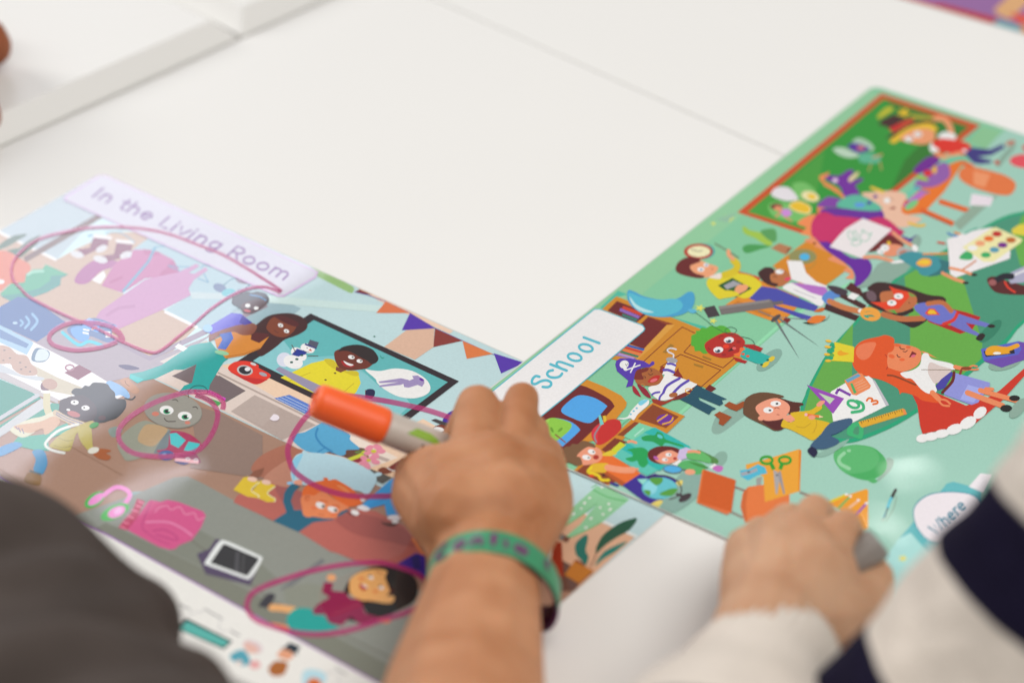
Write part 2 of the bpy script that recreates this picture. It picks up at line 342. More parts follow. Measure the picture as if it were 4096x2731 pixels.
ART_L = '''
@0 1504 1
p A38270 -60,150 230,56 520,-34 1050,221 1700,526 2500,896 1600,1296 0,400
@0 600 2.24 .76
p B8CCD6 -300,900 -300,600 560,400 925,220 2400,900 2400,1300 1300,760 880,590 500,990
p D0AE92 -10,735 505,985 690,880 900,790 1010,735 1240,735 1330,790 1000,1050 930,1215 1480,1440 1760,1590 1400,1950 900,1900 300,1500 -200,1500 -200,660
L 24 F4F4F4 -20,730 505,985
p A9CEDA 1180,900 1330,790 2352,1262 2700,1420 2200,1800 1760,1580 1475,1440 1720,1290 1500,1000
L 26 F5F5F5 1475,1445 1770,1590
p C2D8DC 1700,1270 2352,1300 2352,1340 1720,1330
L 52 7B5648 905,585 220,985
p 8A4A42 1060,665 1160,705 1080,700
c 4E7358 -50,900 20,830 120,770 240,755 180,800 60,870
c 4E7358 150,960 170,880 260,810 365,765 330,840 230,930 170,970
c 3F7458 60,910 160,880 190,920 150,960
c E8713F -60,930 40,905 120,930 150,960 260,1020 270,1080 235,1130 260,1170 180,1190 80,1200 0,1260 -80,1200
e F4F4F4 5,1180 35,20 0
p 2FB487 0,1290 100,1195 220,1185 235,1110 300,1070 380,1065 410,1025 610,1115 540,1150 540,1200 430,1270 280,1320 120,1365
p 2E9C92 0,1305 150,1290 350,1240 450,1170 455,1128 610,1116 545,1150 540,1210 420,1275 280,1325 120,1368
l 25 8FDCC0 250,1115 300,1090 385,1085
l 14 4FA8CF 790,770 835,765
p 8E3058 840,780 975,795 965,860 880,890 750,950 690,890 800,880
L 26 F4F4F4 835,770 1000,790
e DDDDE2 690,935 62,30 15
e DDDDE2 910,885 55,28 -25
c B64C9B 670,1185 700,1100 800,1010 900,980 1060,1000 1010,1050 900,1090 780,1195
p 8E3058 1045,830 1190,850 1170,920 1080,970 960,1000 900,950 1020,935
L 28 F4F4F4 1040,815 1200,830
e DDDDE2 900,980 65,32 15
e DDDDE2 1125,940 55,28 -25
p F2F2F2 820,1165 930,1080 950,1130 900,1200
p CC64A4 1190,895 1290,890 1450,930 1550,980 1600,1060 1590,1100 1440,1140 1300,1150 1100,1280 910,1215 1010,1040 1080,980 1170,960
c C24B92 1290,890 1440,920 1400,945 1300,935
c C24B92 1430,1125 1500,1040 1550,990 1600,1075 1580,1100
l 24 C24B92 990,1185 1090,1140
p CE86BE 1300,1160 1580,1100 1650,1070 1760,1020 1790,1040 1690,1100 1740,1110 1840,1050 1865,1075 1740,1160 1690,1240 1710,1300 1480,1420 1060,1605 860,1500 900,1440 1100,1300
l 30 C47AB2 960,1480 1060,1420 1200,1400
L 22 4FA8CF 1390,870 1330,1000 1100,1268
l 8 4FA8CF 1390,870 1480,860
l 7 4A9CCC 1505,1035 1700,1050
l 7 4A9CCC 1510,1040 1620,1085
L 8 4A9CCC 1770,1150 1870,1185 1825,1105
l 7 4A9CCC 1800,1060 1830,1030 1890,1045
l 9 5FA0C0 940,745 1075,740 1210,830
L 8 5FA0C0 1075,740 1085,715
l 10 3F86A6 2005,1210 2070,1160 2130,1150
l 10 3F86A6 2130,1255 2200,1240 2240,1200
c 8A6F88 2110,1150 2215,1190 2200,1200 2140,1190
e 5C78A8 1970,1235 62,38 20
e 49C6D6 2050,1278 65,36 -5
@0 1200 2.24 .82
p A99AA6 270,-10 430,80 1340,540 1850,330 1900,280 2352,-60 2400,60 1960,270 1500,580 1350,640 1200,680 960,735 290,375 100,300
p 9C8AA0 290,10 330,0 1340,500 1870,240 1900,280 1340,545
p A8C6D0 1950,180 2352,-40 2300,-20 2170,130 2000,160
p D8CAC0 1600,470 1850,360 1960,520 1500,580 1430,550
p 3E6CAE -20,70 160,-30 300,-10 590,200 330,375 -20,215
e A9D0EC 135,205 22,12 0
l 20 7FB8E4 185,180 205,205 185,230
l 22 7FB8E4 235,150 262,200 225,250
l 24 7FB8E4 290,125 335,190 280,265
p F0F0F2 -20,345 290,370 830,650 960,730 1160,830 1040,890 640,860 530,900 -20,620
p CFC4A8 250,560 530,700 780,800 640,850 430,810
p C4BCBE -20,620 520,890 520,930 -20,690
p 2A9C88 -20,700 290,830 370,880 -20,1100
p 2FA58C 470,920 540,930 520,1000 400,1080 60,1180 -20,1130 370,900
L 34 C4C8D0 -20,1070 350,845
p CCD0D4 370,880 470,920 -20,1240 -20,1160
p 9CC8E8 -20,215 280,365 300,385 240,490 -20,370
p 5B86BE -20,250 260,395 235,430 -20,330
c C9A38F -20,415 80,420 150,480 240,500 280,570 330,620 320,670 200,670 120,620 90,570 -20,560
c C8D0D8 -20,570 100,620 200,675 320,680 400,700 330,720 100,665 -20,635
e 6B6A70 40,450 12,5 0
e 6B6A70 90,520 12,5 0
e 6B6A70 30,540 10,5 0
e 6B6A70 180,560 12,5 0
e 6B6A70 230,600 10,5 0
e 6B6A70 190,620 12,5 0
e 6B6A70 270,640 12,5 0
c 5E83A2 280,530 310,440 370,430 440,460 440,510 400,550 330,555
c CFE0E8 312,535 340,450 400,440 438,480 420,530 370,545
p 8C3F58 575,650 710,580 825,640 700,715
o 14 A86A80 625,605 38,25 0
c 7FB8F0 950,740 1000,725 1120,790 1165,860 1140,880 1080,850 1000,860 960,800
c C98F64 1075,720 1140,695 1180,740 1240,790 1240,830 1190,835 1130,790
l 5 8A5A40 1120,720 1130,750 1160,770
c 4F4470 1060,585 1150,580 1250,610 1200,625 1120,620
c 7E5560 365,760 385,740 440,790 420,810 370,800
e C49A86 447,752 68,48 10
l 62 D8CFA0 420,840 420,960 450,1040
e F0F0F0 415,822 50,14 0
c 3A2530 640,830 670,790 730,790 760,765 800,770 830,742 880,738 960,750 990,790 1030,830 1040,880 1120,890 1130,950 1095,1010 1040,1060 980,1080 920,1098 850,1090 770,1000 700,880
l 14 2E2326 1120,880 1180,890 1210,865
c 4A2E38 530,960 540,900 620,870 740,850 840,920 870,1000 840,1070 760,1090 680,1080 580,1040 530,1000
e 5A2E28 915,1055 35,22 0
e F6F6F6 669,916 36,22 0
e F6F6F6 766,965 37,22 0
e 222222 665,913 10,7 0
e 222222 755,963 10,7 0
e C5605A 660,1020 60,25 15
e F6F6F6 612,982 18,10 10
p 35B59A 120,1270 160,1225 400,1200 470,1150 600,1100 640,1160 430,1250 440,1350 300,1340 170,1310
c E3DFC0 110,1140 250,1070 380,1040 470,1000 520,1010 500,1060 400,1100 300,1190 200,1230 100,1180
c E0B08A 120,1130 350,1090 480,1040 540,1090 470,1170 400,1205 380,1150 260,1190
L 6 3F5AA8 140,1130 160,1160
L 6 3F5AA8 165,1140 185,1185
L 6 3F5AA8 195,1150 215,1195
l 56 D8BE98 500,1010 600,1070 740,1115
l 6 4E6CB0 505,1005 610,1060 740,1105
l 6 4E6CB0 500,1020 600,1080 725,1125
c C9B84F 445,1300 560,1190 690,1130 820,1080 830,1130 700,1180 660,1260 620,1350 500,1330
l 24 EEF0EA 575,1368 470,1345 405,1295 450,1230 540,1160 700,1110
l 4 8E7F38 480,1300 560,1320 630,1310
l 4 8E7F38 520,1230 600,1260 660,1250
c CDBD58 700,1130 800,1110 820,1160 830,1300 850,1340 810,1360 720,1260
c B9622A 830,1370 890,1330 985,1340 990,1355 950,1370 995,1400 970,1430 920,1428 870,1410
e EDEBDD 837,1345 52,28 -15
e 3BA84E 843,1120 45,25 -20
c 4FA0DC -20,1330 130,1270 200,1300 80,1370 -20,1400
c 2C95CC 290,1350 390,1345 425,1450 400,1530 370,1560 300,1520 320,1430
@0 1850 2.24
c 86632F 215,150 260,85 360,110 370,160 350,200 250,180
L 16 4F5A5A 265,70 370,105
@0 1200 2.24
L 4 94735F 620,1300 1100,1568
L 4 94735F 1250,900 1700,1150
L 4 94735F -20,1500 300,1700
p 2AA09C 1890,375 1940,440 2040,500 2045,525 2000,560 1880,760 1870,810 1680,840 1600,830 1650,765 1720,740 1760,575 1500,680 1280,725 1230,745 1160,700 1165,660 1280,640 1450,580 1600,480 1700,410 1800,385
p EEE6E0 1600,390 1680,430 1640,460 1565,420
p 35B5B5 1165,660 1290,708 1235,745 1160,700
@800 1050 2.24
p C3DAD8 560,290 1660,390 1660,450 620,360
p 93B87A 960,10 1100,65 1370,215 1385,240 1365,275 1335,270 1050,125 1055,85
p E3C5B0 1385,210 1660,325 1880,435 2270,612 2235,638 1850,460 1600,340
p 7A3A34 1385,262 1430,240 1545,290 1400,270
p D4B09A 1650,755 1850,605 2100,590 2092,757 1925,870
L 7 5A4A9A 1385,262 1500,290 1665,350 1880,452 2105,588 2352,700 2620,820 2900,900 2990,950
p D47650 1665,348 1880,452 1578,452
p 5A3FA6 1880,455 2105,588 1808,606
p 87413C 2105,590 2352,700 2092,757
p D57A4A 2352,700 2624,818 2390,862
p 5A3FA6 2632,812 2905,897 2698,993
p E6C8AE 205,915 330,895 1000,1215 1688,1544 2000,1400 2300,1568 2000,1900 1000,1380 600,1180 150,1000
p D8C9C1 90,960 200,925 1070,1440 1600,1680 1700,1800 1300,1900 700,1568 0,1230 -400,1040 -230,960
L 16 AE9E96 160,985 1060,1430 1500,1640
p 6B6566 170,1010 410,1148 235,1250 70,1120
p B0A099 495,1188 1040,1455 735,1590 280,1335
e 9A8A88 668,1396 46,30 5
e E4DCE4 665,1386 46,30 5
@0 1200 2.24
p 75686A 1540,680 1760,575 2200,810 2020,905 1860,810 1690,745
p B4A59E 2070,995 2280,850 2500,960 2360,1130
p C94BC0 1850,790 2025,880 2010,905 1840,815
p 4FA05A 1760,830 1990,920 1950,950 1750,860
p 8F7A70 1700,930 1970,1010 2352,1210 2352,1600 1700,1500 1750,1250
p 2AA09C 1760,575 2000,560 1880,760 1870,810 1680,840 1600,830 1650,765 1720,740
c 84928C 970,1160 1040,1130 1100,1160 1060,1215 1000,1225
c 939688 1050,1290 1120,1180 1280,1080 1400,1110 1500,1150 1540,1200 1500,1330 1300,1400 1150,1440 1100,1400
c 6F7C80 1380,1360 1520,1160 1530,1320 1450,1360
c B59A78 1235,1250 1260,1170 1330,1110 1500,1150 1420,1270 1360,1310 1280,1290
e 7C7A72 1552,997 262,152 8
e 96948C 1548,985 262,155 8
e F4F2EE 1493,985 63,40 5
e F4F2EE 1656,1038 63,40 5
e 3E9A6E 1495,997 33,24 0
e 3E9A6E 1660,1047 34,24 0
e 2A2426 1495,995 21,16 0
e 2A2426 1662,1045 21,16 0
e F4F4F4 1520,990 14,9 0
e F4F4F4 1688,1040 14,9 0
l 7 3F2D2A 1470,1055 1500,1085 1575,1085
l 7 3F2D2A 1545,895 1575,890 1595,908
l 7 3F2D2A 1725,960 1755,955 1772,975
e C97E6E 1393,1018 33,20 0
e C97E6E 1680,1097 25,15 0
l 5 2E2A30 1690,875 1690,820 1740,770 1820,770 1860,810 1850,840 1800,835 1785,810
c A53A5C 1520,1190 1580,1170 1700,1200 1800,1280 1780,1330 1700,1400 1560,1410 1400,1350 1500,1320
p 49BCC0 1520,1195 1580,1187 1665,1255 1600,1325 1530,1290
p 49BCC0 1645,1345 1690,1265 1795,1285 1745,1360
e 3F5F98 1490,1390 75,45 0
e 6F9FC8 1475,1380 20,12 0
c 3F4478 1560,1440 1700,1450 1640,1475
c 8E4A66 1560,1420 1600,1390 1740,1370 1785,1420 1780,1460
L 30 E8B0B8 1565,1425 1780,1450
o 6 DDE8EA 1682,1422 16,11 0
o 6 DDE8EA 1755,1430 16,11 0
c 55719E 600,260 700,200 850,160 1000,210 1040,230 1000,300 1050,370 960,380 800,320 760,370 650,330
p 6FA8F0 740,195 800,160 900,210 880,290 740,240
p 6FA8F0 900,190 1050,235 1010,260 890,220
c 5E96DC 640,250 760,240 800,340 720,370 650,310
l 30 39B8CC 560,290 700,400 800,370 920,410
L 14 F2F0F2 745,262 800,272
L 14 F2F0F2 740,290 795,302
L 14 F2F0F2 935,285 990,290
L 14 F2F0F2 940,305 995,312
L 14 F2F0F2 945,325 990,330
L 16 E0A078 820,262 870,240
@0 1850 2.24
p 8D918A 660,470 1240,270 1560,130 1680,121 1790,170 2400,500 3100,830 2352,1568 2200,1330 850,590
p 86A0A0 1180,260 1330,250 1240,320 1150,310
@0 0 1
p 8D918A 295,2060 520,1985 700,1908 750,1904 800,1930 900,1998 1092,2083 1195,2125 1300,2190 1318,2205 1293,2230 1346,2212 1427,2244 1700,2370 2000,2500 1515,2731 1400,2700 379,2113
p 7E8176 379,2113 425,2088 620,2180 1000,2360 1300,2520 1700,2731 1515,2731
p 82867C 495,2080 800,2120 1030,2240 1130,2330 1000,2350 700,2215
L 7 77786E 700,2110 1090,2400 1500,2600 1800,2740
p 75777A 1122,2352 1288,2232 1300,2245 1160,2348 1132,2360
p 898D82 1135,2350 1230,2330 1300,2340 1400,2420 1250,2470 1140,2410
@0 1850 2.24
e 56B45E 850,330 105,55 -35
e E88CCC 862,325 85,34 -35
l 40 E88CCC 1115,370 1165,290 1120,235 1030,222 930,290
e 56B45E 1030,440 138,60 -25
e E88CCC 1045,440 85,45 -25
e F0B0DC 1060,430 45,25 -30
p B84A68 1230,320 1300,345 1260,420 1220,520 1130,605 1060,580 1110,510 1180,440
L 10 E88AA8 1240,345 1290,365
L 10 E88AA8 1215,380 1270,400
L 10 E88AA8 1180,420 1240,440
L 10 E88AA8 1140,470 1200,500
L 10 E88AA8 1100,530 1160,550
L 10 E88AA8 1075,565 1130,590
p CE5C8C 1140,600 1220,500 1320,355 1350,332 1440,350 1500,330 1600,350 1820,435 1845,475 1800,580 1720,690 1600,740 1570,770 1520,778 1420,750
l 12 DA86A6 1390,440 1430,400 1500,385 1530,420 1610,395 1660,460 1740,450 1770,510 1830,490
l 18 DD84AC 1310,530 1500,530 1620,580 1720,650
l 10 B84A80 1360,340 1290,500 1280,590 1400,680 1520,730
l 12 B84A80 1370,610 1480,600 1590,670 1560,690 1400,640
@600 2031 2.24
p 5A5068 420,410 530,365 590,275 660,290 1000,450 900,690 500,590
c E0EAE8 490,490 545,400 620,300 680,292 840,360 990,430 1003,462 950,560 900,625 860,634 680,570 505,508
p 404042 540,490 655,325 675,322 975,450 970,470 880,600 860,605
p 56565A 770,380 800,392 795,580 755,560
p 505052 830,405 850,412 840,590 815,585
c 2F292F 1735,760 1790,640 1900,560 2050,520 2200,525 2330,580 2400,680 2370,830 2200,930 2080,980 1960,960 1880,830 1800,770
c DDA86C 1785,700 1800,630 1900,565 2050,545 2130,570 2110,620 2150,740 2120,780 2190,790 2170,845 2100,850 1980,830 1880,820 1800,770
p 2F292F 2130,560 2200,560 2300,650 2300,780 2190,790 2150,740 2105,620
e E8F0F0 1978,618 26,15 30
e E8F0F0 2070,710 26,15 30
e 3A3A3A 1970,605 12,10 0
e 3A3A3A 2060,697 12,10 0
c B03A38 1880,675 1950,710 1910,738 1885,715
e F2F0F0 1925,698 30,8 30
l 8 9A5A3A 2020,558 2080,585
e D88A58 1895,632 28,16 0
e D88A58 2020,745 28,16 0
c 2A262C 1760,1000 1800,960 1900,1040 1830,1015
p 8A3453 1560,660 1640,670 1630,740 1740,750 1800,810 1870,810 1900,860 1930,940 2060,980 2060,1010 1960,1050 1880,1040 1800,970 1720,1050 1600,1030 1570,950 1480,950 1445,935 1500,860 1610,800 1540,750
e DFA070 1625,622 42,32 0
c D98060 2050,985 2160,990 2130,1030 2060,1015
l 62 E0A870 1090,890 1180,895 1290,915
l 50 E09060 1100,1050 1240,1080
c 2F9F98 1225,980 1300,900 1440,900 1470,950 1560,960 1600,1020 1690,1070 1500,1110 1300,1110 1240,1060
p 45444A 975,860 1020,800 1060,762 1110,765 1125,785 1090,850 1050,895 975,880
@900 1650 2.24
p B5685F 75,800 110,740 420,620 620,680 1000,850 1350,880 1600,1010 1720,1150 1790,1290 1780,1380 1520,1370 1200,1335 1000,1255 940,1240 660,1065 430,965
c A35C57 980,940 1200,900 1500,980 1650,1080 1700,1200 1450,1150 1150,1080
c A15F5C 450,640 620,680 900,820 700,870 520,800
c A96F5B 240,480 330,380 540,285 620,310 760,360 900,450 560,500 350,580 250,530
c BB8570 350,580 480,470 600,420 640,560 620,650 540,665 420,630
p 8A5A48 260,520 355,490 330,560 300,580 215,570
p D9BC3C 75,690 165,580 205,570 310,620 235,690 300,740 300,765 200,750
p D9BC3C 245,700 320,605 450,650 450,665 380,720 450,770 445,798 380,800 290,760
l 8 F2EDB8 310,620 235,690 300,740 300,765
l 8 F2EDB8 450,660 380,720 450,770 440,798
e EFC0AE 245,595 46,22 10
e EFC0AE 370,622 43,22 10
p E9D8CC 1100,170 1700,480 1640,560 1060,300
p B8A8A0 1350,370 1480,420 1450,440 1330,400
p E9C4A4 1290,500 1560,400 1660,430 1480,600
p 7A3A34 1460,490 1590,405 1640,430 1540,540
p 5C5A55 1300,500 1500,580 1410,635 1340,600
p 6A4A3E 870,350 1200,310 1300,330 1180,440 1050,390
p 8F2F3F 1130,430 1280,365 1290,400 1190,450
p C8CE45 1095,410 1200,370 1240,340 1275,350 1240,390 1130,430
c 5AA4CC 600,240 640,190 720,170 850,100 900,95 1110,190 1120,240 1200,310 1190,330 1090,335 1080,370 1030,385 940,350 870,365 720,340
l 20 4188B8 830,140 815,210 870,290 960,350
l 10 3F86B8 820,360 900,310
e DD8CA0 1290,320 45,25 -30
e DD8CA0 1370,310 45,25 20
e DD8CA0 1395,345 45,22 0
e DD8CA0 1350,380 40,24 40
e DD8CA0 1280,360 45,22 -20
e C3BE3A 1332,345 25,16 0
e DD8CA0 1250,410 40,24 20
e DD8CA0 1330,400 45,24 -20
e DD8CA0 1350,440 40,22 10
e DD8CA0 1270,470 45,26 50
e DD8CA0 1240,450 40,22 0
e C3BE3A 1287,425 20,14 0
l 6 6A9A50 1165,355 1220,340 1275,340
l 6 6A9A50 1165,355 1230,365 1280,400
c 7E452E 1370,520 1400,490 1440,490 1510,520 1440,550
l 8 F2F2F2 1455,490 1480,510 1525,520
e B4D6E2 718,358 28,18 20
e B4D6E2 1370,552 36,18 -10
e 8AC4E6 590,630 38,14 0
c B4D6E2 590,500 620,400 690,360 850,362 1050,400 1250,490 1350,560 1345,640 1270,740 1200,700 900,660 660,640 600,600
c 8CCBEA 590,500 620,410 700,370 640,500 620,610
e EEF0F4 1232,775 28,20 0
p 3F9ADB 1500,585 1560,600 1560,800 1570,920 1450,920 1430,820 1260,865 1230,820 1380,690
L 5 2F78B8 1280,840 1480,750
c E4E2E6 1180,850 1230,825 1300,860 1260,880
e E4E2E6 1520,938 66,24 0
c 5A3A35 1395,975 1440,985 1550,990 1500,1020 1430,1005
e F2F0F2 1525,975 32,15 0
p 27677F 430,968 550,890 520,800 530,720 560,670 600,635 670,655 620,710 590,790 620,870 700,870 760,930 1000,935 1060,850 1115,875 960,960 790,980 700,1040 660,1068
c E8A088 610,625 650,600 690,610 680,650
c 5A3838 1080,880 1110,890 1170,930 1120,910
e F2F0EC 1165,893 38,24 20
c E0875A 680,760 740,725 800,735 880,700 960,760 1060,810 1115,845 1010,900 1000,940 900,945 800,930 740,935 700,910 690,850
c E06C32 690,740 710,670 780,625 880,605 880,582 920,585 930,605 980,595 1010,605 1090,650 1160,700 1220,790 1220,815 1120,840 1000,780 880,700 800,740 740,730
c EA8850 1000,650 1060,660 1120,710 1090,715
e D97A4E 735,765 30,35 0
l 6 B85A38 720,770 735,748 760,745
e F4F2F2 855,828 45,28 20
e F4F2F2 965,865 48,25 15
e 4A4238 880,838 16,13 0
e 4A4238 990,872 16,13 0
l 5 A05038 840,900 860,915 890,912
l 9 C85A28 845,788 880,785 920,800
l 9 C85A28 960,830 1000,830 1030,848
e E07850 795,850 28,14 0
e E07850 970,915 28,14 0
l 22 DE8253 1680,1130 1780,1270
p 43308F 1520,1365 1710,1255 1790,1280 1800,1480 1760,1490 1600,1400
p 33246E 1670,1290 1740,1270 1760,1400 1690,1400
@800 1050 2.24
p 3B3438 990,455 2320,1062 1688,1544 325,890
p 62B0B2 1020,515 2220,1070 1685,1470 475,880
p 86C2C8 750,700 810,780 900,850 1100,870 1300,900 1500,1010 1600,1100 1850,1215 1890,1270 1685,1465 480,880
p 7ABCC0 900,850 1300,830 1560,1060 1500,1010 1300,900 1100,870
e D2D6E6 755,870 68,65 0
e ECEEF4 835,890 88,60 15
e ECEEF4 885,820 78,50 35
e F2F2F6 965,768 65,42 15
L 16 2F3A7A 940,730 1045,768
p 55586A 985,690 1065,715 1045,765 965,733
p 2B3F8F 870,770 960,800 950,820 880,842 820,825
e 2F5A52 820,893 15,10 0
e 2F5A52 868,865 16,10 0
e 2F5A52 912,830 14,9 0
e D9603F 988,785 16,6 15
e 333333 960,765 6,4 0
e 333333 990,778 6,4 0
l 4 333333 925,785 950,800 980,800
l 7 5A4038 855,805 835,760 820,735
l 7 5A4038 965,835 1060,837
p DCCF38 720,1030 850,970 1000,900 1110,875 1200,870 1260,960 1340,970 1420,1000 1440,1080 1400,1160 1300,1250 1000,1160
c C9B832 1110,870 1180,865 1215,900 1250,960 1180,940
c C9B832 1290,975 1400,970 1425,1005 1380,1015
L 5 B8A42E 800,1060 990,985
L 5 B8A42E 1380,1080 1220,1220
e 5A4A30 1210,990 12,7 0
e 5A4A30 1125,1050 12,7 0
p 7A4A38 1220,930 1320,960 1260,985 1215,965
p 958FA8 675,960 710,932 1230,1170 1300,1300 1150,1240
c 6E3C30 1205,800 1250,775 1300,770 1330,745 1390,735 1450,740 1510,760 1560,790 1595,850 1590,880 1560,900 1500,945 1420,960 1330,965 1250,940 1220,900 1205,850
c 3A2226 1240,795 1270,760 1330,742 1390,735 1450,740 1520,765 1560,790 1598,850 1585,890 1540,910 1500,880 1440,850 1350,800 1290,790
e F4F4F4 1356,847 30,18 10
e F4F4F4 1430,882 28,17 10
e 222222 1368,846 9,7 0
e 222222 1442,880 9,7 0
c A02F2F 1265,880 1320,900 1385,920 1350,938 1290,925
c F2F0F0 1285,880 1330,900 1375,915 1350,925 1310,910
c E8E6E4 1480,960 1540,965 1620,970 1750,948 1900,970 2020,1040 2065,1120 2030,1180 1920,1215 1780,1200 1660,1140 1590,1080 1570,1040
p 9A8CB8 1600,1065 1800,1035 1865,1050 1880,1060 1800,1095 1610,1115 1605,1100 1780,1070 1610,1080
p 9A8CB8 1820,1080 1915,1040 1900,1015 1950,1010 2010,1050 2010,1080 1990,1112 1950,1095 1870,1120 1830,1115
e 6A2F98 1985,1047 22,12 25
c 4A201F 500,560 560,510 620,475 700,457 820,455 920,490 962,545 950,600 870,650 760,690 700,740 620,800 540,840 500,780 430,640 460,590
c 7E4736 600,560 640,500 700,490 850,560 850,600 800,650 740,670 660,650 600,600
c 5A2822 660,480 760,480 880,540 860,575 760,540 690,500
e F2F2F2 722,562 25,17 20
e F2F2F2 775,614 25,17 20
e 3A5A60 722,565 8,7 0
e 3A5A60 773,616 8,7 0
l 5 4F1F1A 665,605 690,625 705,628
p D1883E 130,690 280,620 380,620 470,655 530,720 620,660 540,770 400,830 230,860 150,760
L 8 B06E2C 235,845 400,815 535,765
p 5E3024 460,655 500,625 620,640 600,670 560,700 530,720 455,690
c 86503F 80,700 100,620 220,560 380,540 480,545 510,580 470,640 380,650 300,620 200,640 120,690
p 4468BE 175,640 280,620 300,680 230,780 155,770 200,690
e 8FC8A0 195,808 65,20 10
p 7A3A30 1480,1140 1560,1160 1545,1220 1480,1210
c 2F2850 1485,1150 1510,1132 1550,1135 1568,1155 1555,1200 1490,1200
c 2C2738 285,340 300,300 350,280 390,268 430,262 470,268 500,258 540,262 580,275 600,290 622,330 600,370 520,430 450,458 390,440 340,400 290,370
c 4E3030 380,370 500,330 580,340 600,370 520,430 460,455 390,450 370,410
e F4F4F4 428,385 24,17 0
e F4F4F4 503,408 22,15 0
e C2505A 425,432 32,10 12
l 10 5A8FC0 450,290 530,305 590,340
p 5B55C8 370,460 470,540 330,560 200,600 100,640 30,600 100,560 280,450
p 3E2E9A 380,470 470,540 400,560 350,540
e 8FB8F0 70,590 42,35 0
c D9402A 255,960 290,900 370,880 460,890 525,920 530,945 630,1000 610,1040 510,1090 400,1050
p C03422 262,975 380,1020 560,1045 605,1050 510,1088 400,1052
e B8B8B8 402,965 72,45 10
e 2D3338 402,965 55,35 10
e E0E0E4 425,955 25,18 0
e C8C8C8 478,908 28,12 20
e A0A0A8 565,1000 38,16 20
p 5F7FC8 665,1215 800,1183 980,1270 1010,1330 940,1350
L 4 C8D8F0 720,1205 960,1320
L 4 C8D8F0 760,1195 975,1300
L 4 C8D8F0 690,1215 940,1335
p 4A4648 2070,1410 2110,1398 2230,1440 2200,1470
c 7A4030 2090,1480 2150,1450 2210,1470 2200,1540 2140,1500
c 4A389A 2180,1400 2250,1330 2400,1300 2400,1450 2200,1430
e F0EEEE 2140,1492 48,20 10
e 16705A 1562,661 9,6 0
l 8 1A8A78 1615,835 1630,855 1650,850
l 5 3A3040 -180,700 -168,715
@1950 1650 2.24
p D8AC8E 560,1300 640,1030 860,905 1030,985 1320,1115 820,1565 560,1500
L 18 E8E6E2 860,895 1030,968 1340,1108
p BCD6DE 1130,1010 1250,1075 1180,1090
p 6B5048 560,1330 680,1325 760,1370 950,1425 760,1600 560,1600
p 9A3F26 600,1150 665,1160 680,1480 560,1400
p 7A5040 620,1120 665,1080 745,1120 710,1165
p 80807E 620,1110 660,1075 690,1110 655,1145
p 8FC79B 940,690 975,655 1100,680 1275,775 1020,985 870,1060 760,1115 700,1108 840,990 900,910 980,820 860,905 670,1025 600,1010 760,850
l 14 6DB57A 950,690 1080,755 1235,790
l 10 6DB57A 980,815 860,905 670,1030
l 10 6DB57A 1010,985 870,1060 740,1115
l 8 6DB57A 930,670 980,640
e F0F2EC 915,762 13,9 0
e F0F2EC 870,808 15,10 -30
e F0F2EC 840,857 12,8 0
e F0F2EC 772,905 16,10 -30
e F0F2EC 1087,815 13,9 0
e F0F2EC 1010,848 12,9 0
e F0F2EC 1098,865 17,10 -30
e F0F2EC 1035,908 13,9 0
e F0F2EC 928,945 16,10 -30
e F0F2EC 882,1028 15,10 -30
e F0F2EC 1025,668 14,8 0
c 2B7468 880,1365 830,1310 790,1260 790,1170 880,1090 900,1130 880,1230 905,1290
l 9 6A4A38 920,1380 960,1300 985,1230
c 2F5A46 975,1260 980,1190 1050,1080 1200,980 1340,945 1270,1050 1150,1120 1050,1190
c 2C7C70 960,1370 1050,1240 1250,1150 1150,1240 1050,1300
p 7A3820 770,1330 800,1315 850,1340 880,1375
p BE7826 690,1450 780,1325 950,1412 820,1530
@0 0 1
p E6E5E1 -60,1871 1515,2731 1700,2840 800,3300 -900,2300
L 6 A070B8 -60,1871 1515,2731
@600 2031 2.24
l 10 6E6E74 270,855 310,885 360,905
l 10 6E6E74 490,900 560,945 650,990
l 10 6E6E74 720,1090 760,1120 805,1140
l 10 6E6E74 1665,1425 1710,1460 1760,1490
L 5 9A9AA2 300,920 240,980
L 5 9A9AA2 480,920 330,955
L 5 9A9AA2 630,1000 610,1100
L 5 9A9AA2 620,1110 690,1100
L 5 9A9AA2 1690,1490 1690,1568
L 5 9A9AA2 1660,1460 1580,1480
p 3C3A3E 320,980 740,1190 660,1265 240,1080
p 5CB0A8 330,1010 715,1195 655,1245 260,1080
e D8C8CC 920,1240 95,56 20
c E0B8AC 850,1200 950,1230 970,1290 870,1290
c 5AA2B4 710,1330 830,1265 900,1370 830,1410
e E0A8A8 940,1400 50,40 0
e E8D0C8 800,1380 30,20 0
p 38424A 1250,1200 1350,1240 1310,1300 1200,1250
L 14 3A4248 1180,1250 1325,1308
c DDA080 1150,1290 1210,1260 1290,1310 1240,1360 1150,1330
c A8683A 1060,1440 1120,1370 1230,1380 1225,1440 1190,1495 1100,1500
l 14 F4F4F6 1010,1480 1100,1520 1200,1540
c B4D8E4 1370,1470 1450,1440 1570,1480 1560,1568 1380,1600
c D8703A 1400,1590 1450,1520 1530,1550 1520,1620
'''
